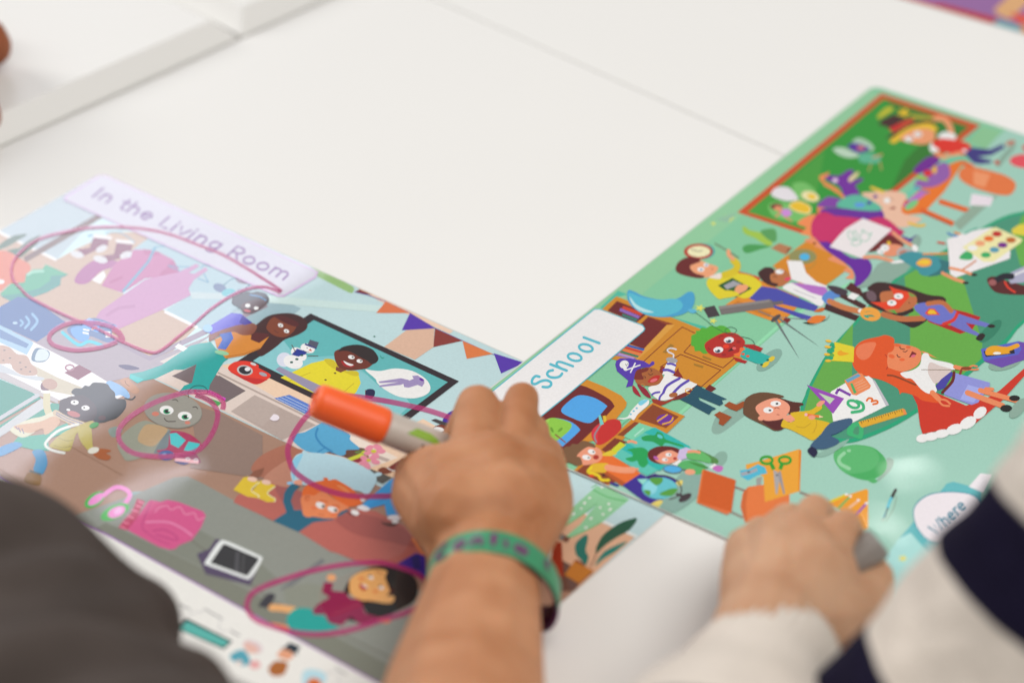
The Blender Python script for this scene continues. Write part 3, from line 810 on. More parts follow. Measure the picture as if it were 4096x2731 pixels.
ART_S = '''
@0 0 1
p 9DC8B9 2390,1957 4019,523 4400,480 5200,1500 3500,2900
L 12 8FD4AA 2405,1932 3135,1284 3440,1110
p 8FC49C 1800,1700 2550,1060 3466,362 3530,380 2980,850 2600,1150 2200,1500
@2550 850 2.24
x D5D86A 820,50 55
x D5D86A 680,100 28
@0 0 1
p C4552A 3526,374 3923,501 3328,974 2949,850
p 3B9440 3535,396 3876,508 3318,950 2990,848
p 4D9A45 3100,770 3300,600 3250,870 3180,905 2990,848
p 3C7A38 3537,399 3876,508 3560,765 3620,640 3700,560
@3046 300 2.24
c A9C8B0 815,600 870,565 960,600 1010,660 960,680 860,640
c B5CFBA 640,665 720,650 800,680 880,720 800,745 700,720
c 5B3A9A 770,640 840,610 960,650 950,680 860,700
e C0707A 890,655 35,22 0
c 5FB090 900,700 1060,720 1040,790 880,780
l 16 C8906A 1000,740 1080,715
l 14 A89A60 980,800 960,860
l 14 A89A60 1060,780 1075,850
c DCD8DE 85,1070 130,1010 230,1005 290,1050 330,1110 240,1130 150,1110
c 74B868 280,980 370,960 460,1010 480,1060 400,1120 330,1100 290,1040
e E0D8A8 437,1088 82,46 15
e E8C040 450,1090 40,24 15
c 74B868 60,1180 120,1140 240,1150 430,1220 420,1310 260,1310 110,1270
c E8D8A0 245,1170 330,1125 440,1180 425,1245 310,1225
c E0B838 255,1170 330,1135 430,1180 415,1235 310,1215
c 6A2F2A 75,1180 130,1150 190,1170 150,1220
e D8906A 150,1197 38,25 10
c C48AD0 170,1215 240,1200 270,1250 200,1270
l 14 D88A70 210,1270 240,1290 270,1310
l 14 D88A70 130,1270 180,1220
p 88BE92 1850,590 1970,465 2150,505 2010,670
L 14 5CBBA0 1840,580 1960,458
c DD5560 2220,770 2280,720 2400,720 2400,830 2280,820
p D04038 2330,650 2400,600 2400,720
p 88A596 2090,800 2180,690 2280,600 2270,660 2200,740 2130,830
p 4A2028 1040,440 1100,390 1190,350 1300,395 1150,480
p C8342F 1140,480 1330,390 1385,410 1180,520
c 4A2028 1110,565 1250,490 1440,410 1560,420 1400,480 1250,540
c C0B838 1040,370 1100,310 1150,285 1180,310 1060,390
l 22 C8B040 1350,370 1450,385 1560,400
x E0B830 1275,340 70
c E0B838 1150,590 1300,480 1470,430 1560,460 1560,510 1400,500 1250,570 1200,610
c E49A70 1240,570 1330,500 1480,480 1555,520 1540,590 1440,625 1300,600
e F4F0F0 1320,575 38,26 0
e F4F0F0 1400,533 38,26 0
e 5A6A70 1335,575 10,8 0
e 5A6A70 1412,535 10,8 0
l 50 E49A70 1560,390 1640,400 1690,470 1705,540
c ECE8E8 1580,560 1640,510 1740,540 1715,590
e ECE8E8 1550,650 45,50 0
c D63C2C 1530,620 1600,570 1820,600 1880,660 1820,720 1640,690
e ECE8E8 1820,680 22,14 0
l 34 E49A70 1570,700 1640,735 1780,700
p 45407F 1880,650 2050,670 2160,620 2185,650 2060,720 1935,735 2060,765 2060,790 1960,800 1900,790 1820,710
e B87868 2230,610 45,22 -20
e C04840 2110,785 25,18 30
p E0762E 1240,1200 1280,1150 1500,960 1760,740 1800,735 1820,770 1640,1040 1450,1240 1300,1252 1250,1240
p 6EC0A0 1610,790 1680,735 1790,720 1850,770 1760,770 1640,820
L 46 D9662A 1420,1205 1720,1335
L 46 D9662A 1590,1130 1930,1240
L 40 D9662A 1790,780 1900,830
L 14 B04E1C 1440,1230 1700,1345
c DD7848 1770,920 1830,820 2090,870 2220,920 2280,990 2200,1080 1930,1020
p E8956A 1900,860 2050,890 2000,1010 1900,980
p 8FA898 1720,1330 1980,1090 2120,1080 1780,1390
p E8DCE4 1885,1065 2080,1095 2050,1175 1865,1165
L 3 B0A0C0 1900,1090 2060,1115
L 3 B0A0C0 1890,1125 2050,1150
c 9060A8 1370,1000 1440,900 1640,780 1690,900 1600,980 1500,1010
c 703090 1360,850 1500,730 1600,770 1440,880
e 98C040 1440,925 60,18 15
e D03838 1490,880 40,30 0
e E0B040 1550,850 22,35 0
p 70C0A8 1270,1080 1380,990 1440,1010 1290,1110
p B070C0 1260,1160 1420,1040 1480,1060 1300,1200
l 14 5080B8 1370,1005 1440,1035 1500,1055
e 78C080 1345,1165 70,30 -35
p CC3A48 1240,1170 1290,1120 1330,1130 1260,1180
c E2B8A0 900,1070 980,1050 1180,1040 1300,1080 1260,1180 1270,1240 1400,1270 1430,1300 1260,1370 1100,1290 1060,1200
l 24 E0BE48 985,1010 1040,1030 1090,1050
e F2ECE4 1125,1125 30,25 0
e 50388F 1020,1090 20,15 0
l 5 6A4A48 1150,1110 1180,1120
c 8A3030 1140,1200 1195,1180 1190,1200
l 24 E0B848 1320,1325 1400,1350 1460,1345
l 26 E88A58 530,930 580,980 640,1010 700,1060 740,1100
p E88A58 515,905 610,870 590,920 540,940
p E88A58 550,985 600,970 650,1040
p E88A58 640,1040 690,1020 700,1070
c 73389A 570,920 620,900 700,900 780,850 830,860 800,910 820,960 880,1080 760,1110 700,1000 600,950
p 73389A 780,960 900,920 915,945 820,1000
c D8C8A0 780,930 860,870 870,890 800,960
e E8D0E8 660,945 25,18 0
c E88A58 500,1180 560,1190 600,1220 540,1240 420,1260 320,1330 400,1370 350,1420 440,1450 400,1500 480,1568 520,1400
c 8048A0 500,1180 560,1110 620,1090 760,1130 700,1180
c 6B3796 520,1210 650,1190 900,1210 1060,1200 1090,1290 900,1300 600,1250
c C03868 445,1360 480,1270 560,1225 700,1275 900,1300 1090,1275 1250,1400 1240,1450 1100,1560 700,1568 480,1470
c 5FB49A 680,1180 760,1090 900,1080 1080,1190 980,1220
e 6098D8 880,1165 50,22 0
e 50409A 965,1145 24,16 -30
@2550 850 2.24
p 8FB9A0 900,-5 700,60 800,90
c 9DBF50 940,140 960,125 1010,160 1100,180 1180,230 1210,290 1150,290 1050,230 960,190
c 5C9A5E 1110,160 1230,150 1245,250 1200,260 1120,200
c 4E9A58 940,320 1000,285 1190,300 1100,330 980,365
p B07A58 1195,320 1270,275 1390,315 1330,380
p 8A5A40 1340,330 1390,312 1330,380
p CE8627 1210,480 1500,265 1640,300 1800,380 1950,560 1870,520 1690,650 1480,650 1350,570
p E0906A 1500,240 1600,220 1720,350 1840,440 1930,520 1950,600 1860,590 1910,550 1840,520 1880,490 1700,420 1760,380 1580,300 1620,270 1500,260
e 8E8C5C 1480,395 125,68 0
e 52AEDC 1497,398 46,32 0
l 6 9A8A48 1600,440 1560,490 1490,505
p D88A38 790,825 890,760 1080,600 1450,760 1420,860 1330,950 1270,995
p C27A30 850,820 900,790 1200,900 1180,940
p 7A3020 1290,985 1330,930 1375,960 1345,990
e 3F9EA0 575,348 118,70 0
e B03A2E 545,350 130,70 0
e E8E2B8 550,350 102,50 0
l 6 444444 550,350 480,330
l 6 444444 550,350 585,338
e 444444 510,385 4,3 0
e 444444 620,378 4,3 0
l 12 6A6A58 695,280 800,340 905,405
c E8A078 470,480 550,430 640,460 720,490 700,540 640,580 560,580 500,540
c 6B2E24 340,500 370,440 450,400 540,410 560,440 470,480 510,540 600,570 560,590 440,570 360,540
e F0EEF0 568,510 32,20 0
e F0EEF0 615,470 25,17 0
e 3A5AA0 570,512 10,8 0
e 3A5AA0 618,472 10,8 0
l 5 9A4A38 660,510 680,505
c C84028 840,540 890,525 1090,580 1040,615
c D8CA38 620,640 640,590 780,540 1000,560 1110,640 1080,720 960,770 860,740 760,772 720,770 650,700
l 62 D2BC35 780,560 870,525 895,470 860,430
l 36 E8A078 855,415 820,380 815,345
c F0D8D0 640,580 680,560 745,540 740,595
p 2F5F38 720,655 850,585 1025,680 880,760
p A0A0A8 770,655 860,610 930,640 800,690
c E8A078 870,700 900,650 980,650 980,690 900,730
c D8C83A 720,770 770,700 880,710 900,745
p 4F52A6 1110,660 1250,680 1620,840 1590,885 1300,820 1230,830 1570,935 1580,970 1540,975 1000,770
c 8AA598 1480,985 1560,1000 1700,960 1720,900 1700,940 1580,1010
c DC7A38 1520,980 1570,930 1640,920 1690,935 1620,990
c C86A30 1580,885 1650,850 1680,865 1640,890
p 4A4448 585,855 690,832 740,925 635,945
p 76706F 725,840 1180,778 1210,790 1225,850 750,915
p 8A8482 725,840 1180,778 1190,800 735,865
p 6A6468 1200,800 1300,790 1310,812 1220,832
L 10 6E7876 1080,880 1240,945
p 6E7A78 1215,950 1245,950 1452,1312
p 6E7A78 1262,955 1280,945 1632,1202
L 6 7E8A88 1240,935 1560,960
e 554F50 1240,945 52,20 -35
c 4A2420 1080,550 1110,510 1150,490 1210,500 1240,560 1200,600 1260,640 1230,665 1140,630
c B5724A 1190,560 1230,510 1330,520 1370,590 1330,640 1260,665 1200,620
c 4A2420 1080,550 1110,510 1160,490 1215,500 1225,540 1180,560 1200,620 1260,640 1230,665 1140,630
e F2F0F0 1272,530 38,22 0
e 22505A 1290,522 7,6 0
l 6 4A2A20 1210,575 1230,570 1250,580
c D84A68 1315,590 1370,580 1380,600 1330,610
p E8E4EA 1340,430 1475,435 1510,540 1600,620 1700,660 1680,685 1500,640 1380,600
c E6E4EA 1300,670 1380,630 1560,660 1700,700 1680,780 1640,840 1520,780 1360,710
p B070C0 1370,625 1500,640 1680,668 1705,700 1660,750 1560,720
L 5 A8A0B0 1400,690 1600,770
c 5E8ACB 1650,770 1720,700 1840,745 1760,770 1770,815 1720,830
p 581C1E 1860,680 1910,625 1980,650 2040,760 1960,740
L 54 4A1A1C 1680,840 1990,955
L 46 4E1C1E 1820,735 2040,850
c 4A4048 1700,660 1780,660 1880,700 1860,740 1780,730
p E8EAE8 1880,760 1920,715 1990,740 1940,785
l 50 C47C50 1720,795 1850,850 1980,882
e EEEEEE 2005,880 30,20 0
@0 0 1
c 2FA078 3203,1646 3221,1579 3238,1538 3314,1404 3421,1284 3537,1154 3653,1065 3805,985 3984,880 4096,845 4300,820 4300,1150 4096,1292 4028,1370 3921,1460 3800,1560 3667,1650 3564,1710 3430,1764 3354,1768 3260,1740
c 4E9278 3216,1646 3232,1585 3250,1542 3324,1410 3431,1290 3545,1162 3658,1075 3805,997 3984,892 4096,857 4300,840 4300,1130 4090,1280 4020,1356 3912,1446 3790,1546 3660,1636 3558,1696 3428,1748 3358,1752 3275,1730
p 67A650 3412,1293 3408,1500 3390,1620 3290,1735 3235,1700 3218,1640 3240,1560 3300,1440
p 68A84E 3617,1105 3680,1070 3850,1110 3930,1370 3925,1435 3800,1540 3640,1545 3640,1310
p 67A850 4090,860 4180,850 4180,1100 4080,1060 4050,950
@3046 900 2.24
p D8C84A 2240,40 2300,0 2400,-20 2400,100 2250,80
c 8AA79A 830,460 960,460 1080,330 1360,360 1200,480 1100,520 900,560 850,545
c 68349A 480,105 620,165 800,290 940,300 990,370 960,460 870,545 835,530 840,460 790,370 600,240 520,160
c C23A6A 450,20 480,110 560,150 900,100 1240,80 1250,40 1000,-40 600,-80
c 5A3A90 1250,90 1330,120 1385,88 1395,110 1340,150 1300,140
c 8AA79A 1350,140 1400,90 1430,130 1400,210 1370,240
p 4FA88C 1365,370 1290,420 1340,360
c 6F3020 950,230 1060,120 1150,90 1250,150 1270,190 1100,170 1030,230
p E4DEE0 610,195 700,90 760,30 910,-60 1170,40 1080,120 960,230 900,300
o 6 5FB898 925,105 42,42 0
o 6 5FB898 850,160 44,24 -10
o 6 5FB898 800,95 24,42 -20
o 6 5FB898 840,90 18,38 -10
l 6 5FB898 905,60 900,45 925,50
l 6 5FB898 970,80 985,70 980,100
c DE9070 1080,210 1150,170 1260,190 1240,250 1180,280 1100,270
e F2F0F2 1105,205 40,32 0
e F2F0F2 1068,237 34,26 0
e 3F8080 1110,208 8,6 0
e 3F8080 1075,238 8,6 0
e E8C040 1140,160 18,16 0
l 32 E09A78 920,290 1030,285 1170,320
l 32 E09A78 1180,70 1240,120 1340,180
c ECECEC 1160,330 1280,310 1290,330 1190,345
e ECECEC 1375,208 26,35 -30
c B0A8A8 1210,260 1250,200 1360,230 1340,280 1290,300
c B87860 1230,250 1280,225 1310,250 1270,275
c 46909A 1230,290 1340,235 1560,280 1620,310 1690,340 1640,400 1560,450 1440,450 1380,390
c 3E7478 1590,310 1700,345 1650,430 1490,462 1580,410 1610,360
p 6A4AA8 1680,330 1730,320 1700,345
c E8A050 1385,345 1440,300 1515,310 1515,360 1440,375
c E8C040 1400,340 1445,312 1500,318 1490,350
l 26 E0946C 1690,385 1800,410 1880,440
l 28 E0946C 1620,430 1720,480 1810,510
p E8E2E4 1690,440 1670,180 1660,130 1850,60 2060,20 2230,240 2225,300 1740,470
p E4DFA8 1800,200 2060,30 2100,20 2340,130 2320,160 2080,330 1990,330
e F0EEEA 1890,205 45,25 0
e E8A078 1960,165 45,25 0
e E07038 2037,122 45,25 0
e B83028 2110,80 45,25 0
e 40A868 2010,268 45,25 0
e 5A98B0 2087,222 45,25 0
e 75308A 2160,180 45,25 0
e B86838 2235,135 45,25 0
c 45A868 1770,300 1830,235 1890,260 1880,310
l 14 C87848 1780,410 1850,370 1920,320
l 16 DE9048 1450,260 1560,258 1660,255
l 14 3F6FC0 1670,70 1700,90 1750,100
l 14 4FA890 1820,80 1880,50 1930,30
l 14 E88848 1730,65 1780,80
l 16 D04838 1580,155 1640,165
l 26 E0946C 1690,385 1800,410 1880,440
e 3A2226 1905,445 28,12 0
e 3A2226 1830,518 28,12 0
c 5C2428 2020,490 2080,460 2160,490 2400,560 2400,620 2200,620 2080,590
p A8A8C0 2200,440 2400,350 2400,510 2230,525
L 14 E8E8F0 2240,460 2400,390
l 56 1E1F3A 2110,490 2170,460 2240,460
l 16 E04838 2180,510 2210,560 2270,600
e 9A6060 2070,515 36,28 0
c 452428 970,590 975,540 1060,510 1250,540 1480,620 1620,640 1655,680 1600,700 1400,700 1250,640
c 452428 890,625 960,590 1060,600 1120,660 1130,770 1050,760 960,710
e 6E5A62 985,635 55,40 50
c 3E2226 1200,850 1380,850 1490,845 1370,920 1280,890
l 34 3E2226 1110,790 1250,800 1350,760
c B9704A 1060,620 1150,590 1320,600 1390,650 1370,730 1230,785 1110,765
p B03028 1700,750 1830,780 1965,825 1930,870 1890,935 1830,900
p B03028 1480,850 1700,900 1830,960 1780,975 1500,870
p DC4A2C 1140,545 1200,570 1320,600 1320,650 1230,750 1110,755 975,690 1130,690 1190,640 1175,600
e F4F2F2 1228,638 42,26 0
e F4F2F2 1168,698 42,26 0
e 3E8080 1225,640 14,6 0
e 3E8080 1165,692 14,6 0
p 5AA04A 1310,600 1390,640 1340,640
p 5AA04A 1130,765 1220,800 1190,760
l 6 5A3020 1320,690 1330,705
l 50 B9704A 1090,800 1250,840 1450,835
c 6E74C2 1370,750 1420,700 1560,700 1740,770 1760,810 1640,890 1500,855
l 42 B9704A 1490,705 1620,695 1700,770
p 7074BE 1750,790 2060,890 2040,920 1830,875 1880,930 1965,980 1950,1000 1800,945 1690,895
l 30 D04038 1755,790 1720,850 1630,888
p D8453A 1465,790 1500,745 1550,750 1600,805 1490,808
p E8B838 1485,785 1510,757 1545,760 1575,797 1500,798
e 3F8068 2050,950 135,52 -45
e 3A1E22 2060,905 35,16 0
c 3A1E22 1920,1020 1960,970 2005,985 1970,1035
o 38 E8A048 975,798 75,42 10
l 26 E8A048 910,800 980,790 1040,815
e 2F9F86 940,820 28,10 20
e 8AA79A 2180,1235 150,60 -15
p 6E50A8 1965,1110 2000,1220 2150,1277 2400,1190 2400,1060 2300,1040 2230,1060
p 5B66C0 1965,1110 2300,1040 2330,1110 2300,1160 1990,1215
p 2A2840 1990,1130 2260,1080 2270,1150 2010,1180
c E0A030 2010,1160 2015,1110 2080,1080 2200,1090 2290,1060 2310,1090 2220,1130 2220,1150 2060,1165
e F0E8E0 2110,1148 36,12 0
c E08A58 1425,1130 1480,1140 1560,1185 1590,1195 1500,1170
@0 0 1
p C6402B 3582,1552 3740,1568 3780,1585 3865,1622 3960,1585 4000,1560 4100,1470 4100,1500 4010,1600 3905,1690 3690,1735 3680,1700 3670,1620 3640,1560
e ECE9EA 3690,1752 26,17 -10
e ECE9EA 3725,1745 30,17 -10
e ECE9EA 3766,1734 32,17 -10
e ECE9EA 3818,1716 34,20 -20
e ECE9EA 3872,1690 36,22 -30
e ECE9EA 3920,1650 30,20 -40
@3046 900 2.24
c D85A2C 820,1150 850,1080 920,1030 1050,1000 1110,985 1180,1010 1190,1050 1180,1120 1150,1270 1250,1300 1340,1370 1450,1450 1560,1540 1600,1590 1480,1580 1420,1560 1400,1540 1320,1510 1260,1500 1240,1515 1230,1480 1200,1450 1080,1390 900,1340 820,1260
c E07B58 845,1140 870,1080 960,1050 1025,1055 1010,1110 970,1180 915,1208 870,1190
l 10 B84820 1110,1160 1145,1220 1120,1290
c E2875E 1130,1160 1160,1090 1190,1060 1330,1080 1420,1120 1430,1200 1380,1270 1270,1312 1160,1285 1130,1260
c D85A2C 1110,1100 1150,1050 1190,1060 1180,1120 1130,1145
l 8 4A2A20 1238,1088 1250,1108 1285,1112
l 8 4A2A20 1213,1158 1225,1180 1245,1182
l 6 4A2A20 1265,1130 1290,1135 1310,1120
p 7A2828 1320,1185 1350,1130 1390,1150 1370,1178
e D86A80 1360,1172 22,12 -20
e E06840 1165,1175 30,18 20
e E06840 1260,1205 25,13 0
e E06840 1315,1093 22,12 0
e E06840 1215,1075 35,14 10
p D9C93B 650,1045 830,1090 825,1228 620,1215 655,1165 630,1140 660,1100
p 2FA078 628,1050 655,1060 650,1085 605,1080
e 2FA078 620,1125 35,22 0
e 2FA078 612,1192 32,18 0
e E8B840 600,1038 28,12 10
e E8B840 592,1090 28,12 10
e E8B840 587,1158 28,12 5
e E8B840 597,1215 28,12 0
c E0A030 680,1140 710,1122 730,1135 785,1152 700,1170
c ECE8EA 1245,1325 1350,1300 1420,1250 1440,1160 1490,1150 1530,1200 1700,1240 1735,1290 1690,1310 1640,1370 1560,1420 1570,1490 1500,1510 1430,1470 1350,1380 1290,1370
c D3C4C0 1510,1230 1600,1260 1700,1290 1690,1320 1640,1370 1560,1420 1520,1380 1490,1310
L 5 6A5A40 1430,1295 1780,1298
p 4F4AA0 1560,1440 1610,1380 1700,1310 1720,1330 1640,1460 1580,1480
p 8E92D4 1635,1500 1740,1325 2045,1410 2045,1440 2005,1500 1940,1590 1880,1610 1640,1520
p A0A8E4 1850,1430 1990,1470 1900,1590 1780,1560
l 26 6A2C1E 1725,1320 1710,1400 1620,1500
l 16 8A4A28 1130,1345 1200,1355 1380,1430
l 36 E2875E 1735,1270 1800,1285 1850,1285
l 16 E2875E 1850,1280 1890,1260 1930,1265
l 16 E2875E 1850,1290 1900,1295 1940,1290
e 8A4A28 1835,1283 48,16 0
l 22 8A4A28 1790,1300 1780,1330
l 46 E2875E 1530,1500 1590,1560
l 18 E2875E 1590,1560 1650,1568 1690,1600
l 18 E2875E 1580,1560 1620,1610 1680,1620
l 44 E2875E 1960,1480 2100,1520 2280,1570
l 30 E2875E 2010,1465 2070,1470
e 8AA79A 2300,1640 110,50 -50
@0 0 1
l 22 E08A62 3870,1570 3950,1600 4010,1622
e 332227 4025,1632 24,14 0
e 332227 4058,1592 22,12 0
@1950 1100 2.24
p 55B69E 1170,140 1260,175 1150,200 1030,312 1010,290
p 4FB49C 1620,365 1960,465 1940,505 1640,400
p C98936 1155,190 1640,375 2000,520 2330,690 2290,740 1965,1015 1870,980 1500,850 1110,750 1000,330
p 6E3127 1160,232 1440,340 1330,430 1300,415 1075,320
p C84A38 1215,275 1400,340 1375,365 1205,300
p 8A6AB8 1190,295 1370,370 1350,390 1180,320
p 3F7A70 1210,345 1350,395 1330,415 1205,365
p D39A48 1600,450 1680,445 1480,640 1340,760 1330,740
p 73342A 1440,372 1610,442 1400,660 1270,615 1400,490 1370,440
p 8A4630 1440,372 1670,438 1605,445
p 8E7BA0 1130,720 1170,690 1340,745 1320,755
p 3A62B0 1260,620 1410,662 1395,678 1245,638
p C84040 1240,640 1395,685 1382,700 1225,655
p E07A50 1220,660 1378,706 1365,722 1205,675
p 3A7A68 1205,678 1360,725 1345,738 1185,692
p B090D0 1180,698 1320,740 1310,752 1165,712
L 7 7A3A1E 1860,520 1745,465 1600,590 1385,785
L 7 7A3A1E 1545,825 1730,710 2090,850 1915,1000 1700,905
L 7 7A3A1E 1830,610 1760,690 2110,830 2210,745
p 9E7636 1570,690 1640,615 1672,632 1600,700
p 9E7636 1930,720 2008,750 2000,766 1925,738
p 9E7636 1850,790 1937,815 1928,832 1848,806
p 6E2E22 1990,980 2050,1015 2000,1050 1950,1020
c 8AAA9E 2010,1400 2020,1330 2080,1240 2330,1090 2400,1060 2400,1180 2280,1280 2120,1400 2050,1425
c 58A840 1825,580 1830,540 1865,525 1870,500 1900,495 1920,470 1960,475 2000,455 2050,462 2090,450 2150,470 2180,520 2100,530 2030,560 1990,620 1950,650 1985,690 1940,705 1900,680 1860,680 1850,640 1825,630
c B03828 1945,640 1960,600 2030,555 2110,520 2220,520 2300,580 2300,630 2250,690 2180,735 2080,740 1980,700
e F2F0F2 2163,582 45,27 -5
e F2F0F2 2068,670 45,27 -5
e 3F6078 2160,592 25,15 0
e 3F6078 2064,680 25,15 0
e 222222 2160,592 11,8 0
e 222222 2064,680 11,8 0
e F2F0F2 2150,583 8,6 0
e F2F0F2 2054,672 8,6 0
e E0462A 2138,638 28,18 0
c 5A1818 2155,680 2215,630 2210,670 2170,682
e E06868 2210,655 18,14 0
l 6 6A1818 2075,565 2090,545 2115,548
l 6 6A1818 1980,645 1985,665 2000,662
e 9A2E24 2250,598 22,14 0
e 9A2E24 2118,712 22,14 0
@2550 850 2.24
e 84A89C 1180,1320 140,60 -40
p A83028 850,1290 920,1310 985,1330 965,1352 880,1330
p A83028 950,1180 1040,1180 1125,1215 1100,1248 1040,1230 960,1200
p 38ABA0 915,1290 950,1205 1100,1250 1205,1295 1150,1365 1060,1350
c E87040 860,1270 910,1250 920,1210 965,1220 930,1250 915,1290
e D8C040 1200,1312 35,20 -35
e D8C040 1148,1360 38,20 -35
e 2A6A50 1167,1320 14,9 0
e 2A6A50 1113,1362 14,9 0
e E0583A 946,1267 17,10 0
e E0583A 988,1286 17,10 0
x D5D86A 560,855 50
x D5D86A 678,970 40
@1950 1100 2.24
c 4E9EC8 1250,180 1265,135 1320,150 1400,190 1550,220 1700,210 1790,155 1840,155 1858,210 1840,280 1790,330 1700,365 1560,378 1430,360 1330,310 1270,250
c 5AB6CC 1260,190 1280,160 1400,205 1550,222 1650,212 1720,225 1750,270 1720,320 1650,350 1560,370 1430,355 1330,305
c B4DCE2 1275,195 1330,260 1400,300 1490,332 1420,335 1340,305 1290,250
e 5FB0D0 1835,322 40,20 10
l 4 20504A 1855,330 1940,390 2040,470 2160,530 2210,520 2232,490 2180,465 2135,485 2140,515 2240,545 2352,570 2390,610 2400,660 2450,685
p 5A42A8 1145,800 1155,765 1190,745 1280,745 1400,770 1450,800 1475,772 1495,775 1495,800 1450,825 1380,830 1320,890 1300,990 1240,1005 1262,945 1160,860
e F0F0F2 1225,800 42,36 -20
L 12 F0F0F2 1235,852 1370,805
L 12 F0F0F2 1280,875 1325,785
e F0F0F2 1235,842 20,14 30
L 5 333040 1235,795 1250,815
L 5 333040 1255,790 1260,805
c A5643E 1325,920 1370,850 1450,825 1540,860 1570,900 1575,950 1520,990 1420,990 1340,970
c 7A3A20 1315,920 1340,850 1440,830 1430,860 1380,880 1400,930 1330,935
c B83A34 1435,950 1490,905 1545,900 1520,950 1460,965
e D87078 1490,942 35,14 -20
l 5 4A2A1A 1455,842 1475,855 1460,868
l 5 4A2A1A 1395,905 1415,912 1410,925
l 5 4A2A1A 1440,880 1460,895 1485,880
o 6 C08A4A 1388,990 18,13 0
c A03040 1300,990 1330,1010 1375,1090 1310,1050
c 8F3040 1340,975 1420,1020 1465,1100 1400,1070
c 8A3A2C 1540,860 1560,820 1590,830 1570,880
c 8A3A2C 1665,880 1690,860 1710,830 1715,860 1750,920 1680,910
c ECEAF0 1450,1000 1530,980 1570,930 1600,880 1660,900 1760,930 1850,965 1870,990 1720,1080 1600,1120 1520,1110 1450,1040
p ECEAF0 1565,890 1600,800 1620,770 1690,780 1685,820 1665,895
l 24 6050AE 1575,1055 1610,990 1720,925
l 24 6050AE 1665,1055 1730,990 1800,945
l 18 6050AE 1475,1070 1500,1055 1540,1048
l 18 6050AE 1540,1120 1545,1090 1575,1055
l 20 6050AE 1615,795 1650,795 1682,808
l 24 6050AE 1580,850 1620,850 1668,870
e A0A0A4 1652,762 52,25 10
l 13 D8D8E0 1665,735 1665,710 1625,690 1612,670 1640,655 1690,665
c 7A3826 1640,1120 1700,1080 1800,1035 1870,990 1865,1030 1800,1070 1720,1110
c 9A4030 1470,1105 1580,1130 1640,1110 1690,1100 1600,1150 1520,1170
o 9 E0A848 1808,1037 35,20 10
e A5643E 1665,1073 40,22 -10
p 2F5768 1870,985 2145,1110 2100,1120 2112,1150 2080,1170 1890,1092 1900,1120 2050,1195 2010,1215 1985,1250 1800,1150 1720,1110 1800,1075
p 9A5230 2120,1165 2165,1132 2230,1160 2290,1130 2325,1140 2300,1180 2230,1218 2170,1195
p 9A5230 2030,1250 2080,1220 2190,1270 2150,1310 2110,1348 2070,1330 2080,1290
p CC8A36 820,990 890,935 1050,1000 1200,1080 1248,1140 1240,1180 1150,1290 960,1480 860,1500 700,1500
c 703329 420,1310 600,1170 730,1060 830,985 1060,1090 1130,1160 1110,1210 850,1480 700,1560 500,1540 400,1400
c 55A2E2 658,1215 740,1120 830,1075 960,1100 1065,1165 1060,1190 970,1290 900,1325 760,1280
c 55A2E2 450,1370 520,1300 600,1278 740,1310 825,1375 810,1410 700,1510 660,1530 520,1490
c 8BC24E 440,1380 520,1300 600,1278 740,1320 742,1380 640,1470 560,1500 470,1450
c 9CCB5C 440,1380 520,1300 560,1290 520,1360 520,1440 480,1470
e 6A9A3C 578,1385 12,28 -25
e 6A9A3C 652,1385 12,28 50
L 12 8A5048 605,1425 700,1500
p 7CC8A4 930,1500 1100,1380 1440,1120 1480,1110 1200,1340 1000,1520
@1950 1650 2.24
p C98636 1300,50 1480,-90 1770,30 1605,185 1370,100 1240,210 1120,350 1160,600 1050,670 750,540 930,360 960,290 1130,210
p 8A4A2C 1345,55 1480,-75 1715,35 1600,138
p 8A4A2C 1160,200 1320,80 1370,95 1240,215
p 7E3F28 1020,330 1140,225 1250,260 1080,370
p 87472C 790,530 900,440 1150,560 1150,620 1040,642
e 6E3A9A 1593,62 78,48 0
l 14 E0A83A 1525,75 1570,45 1610,18
l 14 E0A83A 1570,102 1640,80 1662,45
c C03A38 930,200 960,130 1080,65 1170,62 1200,110 1180,170 1060,268 980,285
c D0404A 930,200 960,130 1030,90 990,180 985,280
l 14 888890 1010,115 960,200 975,265
p 70C8C8 993,28 1013,18 1042,100 1012,115
p D8B840 1030,30 1060,25 1067,70 1047,90
c E6EEF2 1165,50 1250,40 1290,-20 1380,-110 1440,-115 1440,-70 1350,10 1310,65 1280,50 1210,60
c 7CC8DE 1350,-80 1380,-112 1440,-115 1380,-65
e 6FB8D0 1283,13 11,8 0
e 6FB8D0 1310,-15 11,8 0
e 6FB8D0 1337,-40 11,8 0
p 7CCBA8 1220,210 1360,90 1490,135 1400,180 1300,250
L 14 A8DCC8 1315,210 1400,140
p 5FBFB0 1110,380 1260,270 1410,175 1490,130 1820,310 1700,400 1560,500 1430,565
p 3AB2AC 1190,320 1260,270 1600,480 1540,520
p 3AB2AC 1400,175 1500,130 1820,305 1740,320
c 2F9A58 1380,220 1440,200 1500,200 1520,170 1570,190 1600,240 1750,290 1740,305 1600,270 1560,300 1480,260 1400,250
e 60C0C8 1545,212 28,16 30
c 2F9E5A 1250,330 1380,310 1440,350 1430,410 1440,450 1400,490 1360,470 1340,430 1290,440 1235,410 1300,390 1290,350
c D8C040 1030,370 1130,330 1155,370 1060,395
p C8CA3A 1110,330 1190,260 1240,290 1150,360
p DE7038 1020,385 1130,390 1370,540 1280,630 1200,655 1050,545 960,460
p B05A30 1050,545 1060,520 1180,590 1260,640 1200,655
c D8B038 910,520 940,460 1080,455 1060,530 980,535
l 56 E59A78 1075,490 1200,512 1300,512
l 20 E59A78 1290,500 1345,505
l 24 E59A78 1260,262 1290,255 1330,268
c E2977A 790,380 840,320 940,300 1010,330 1030,390 990,440 880,470 840,450
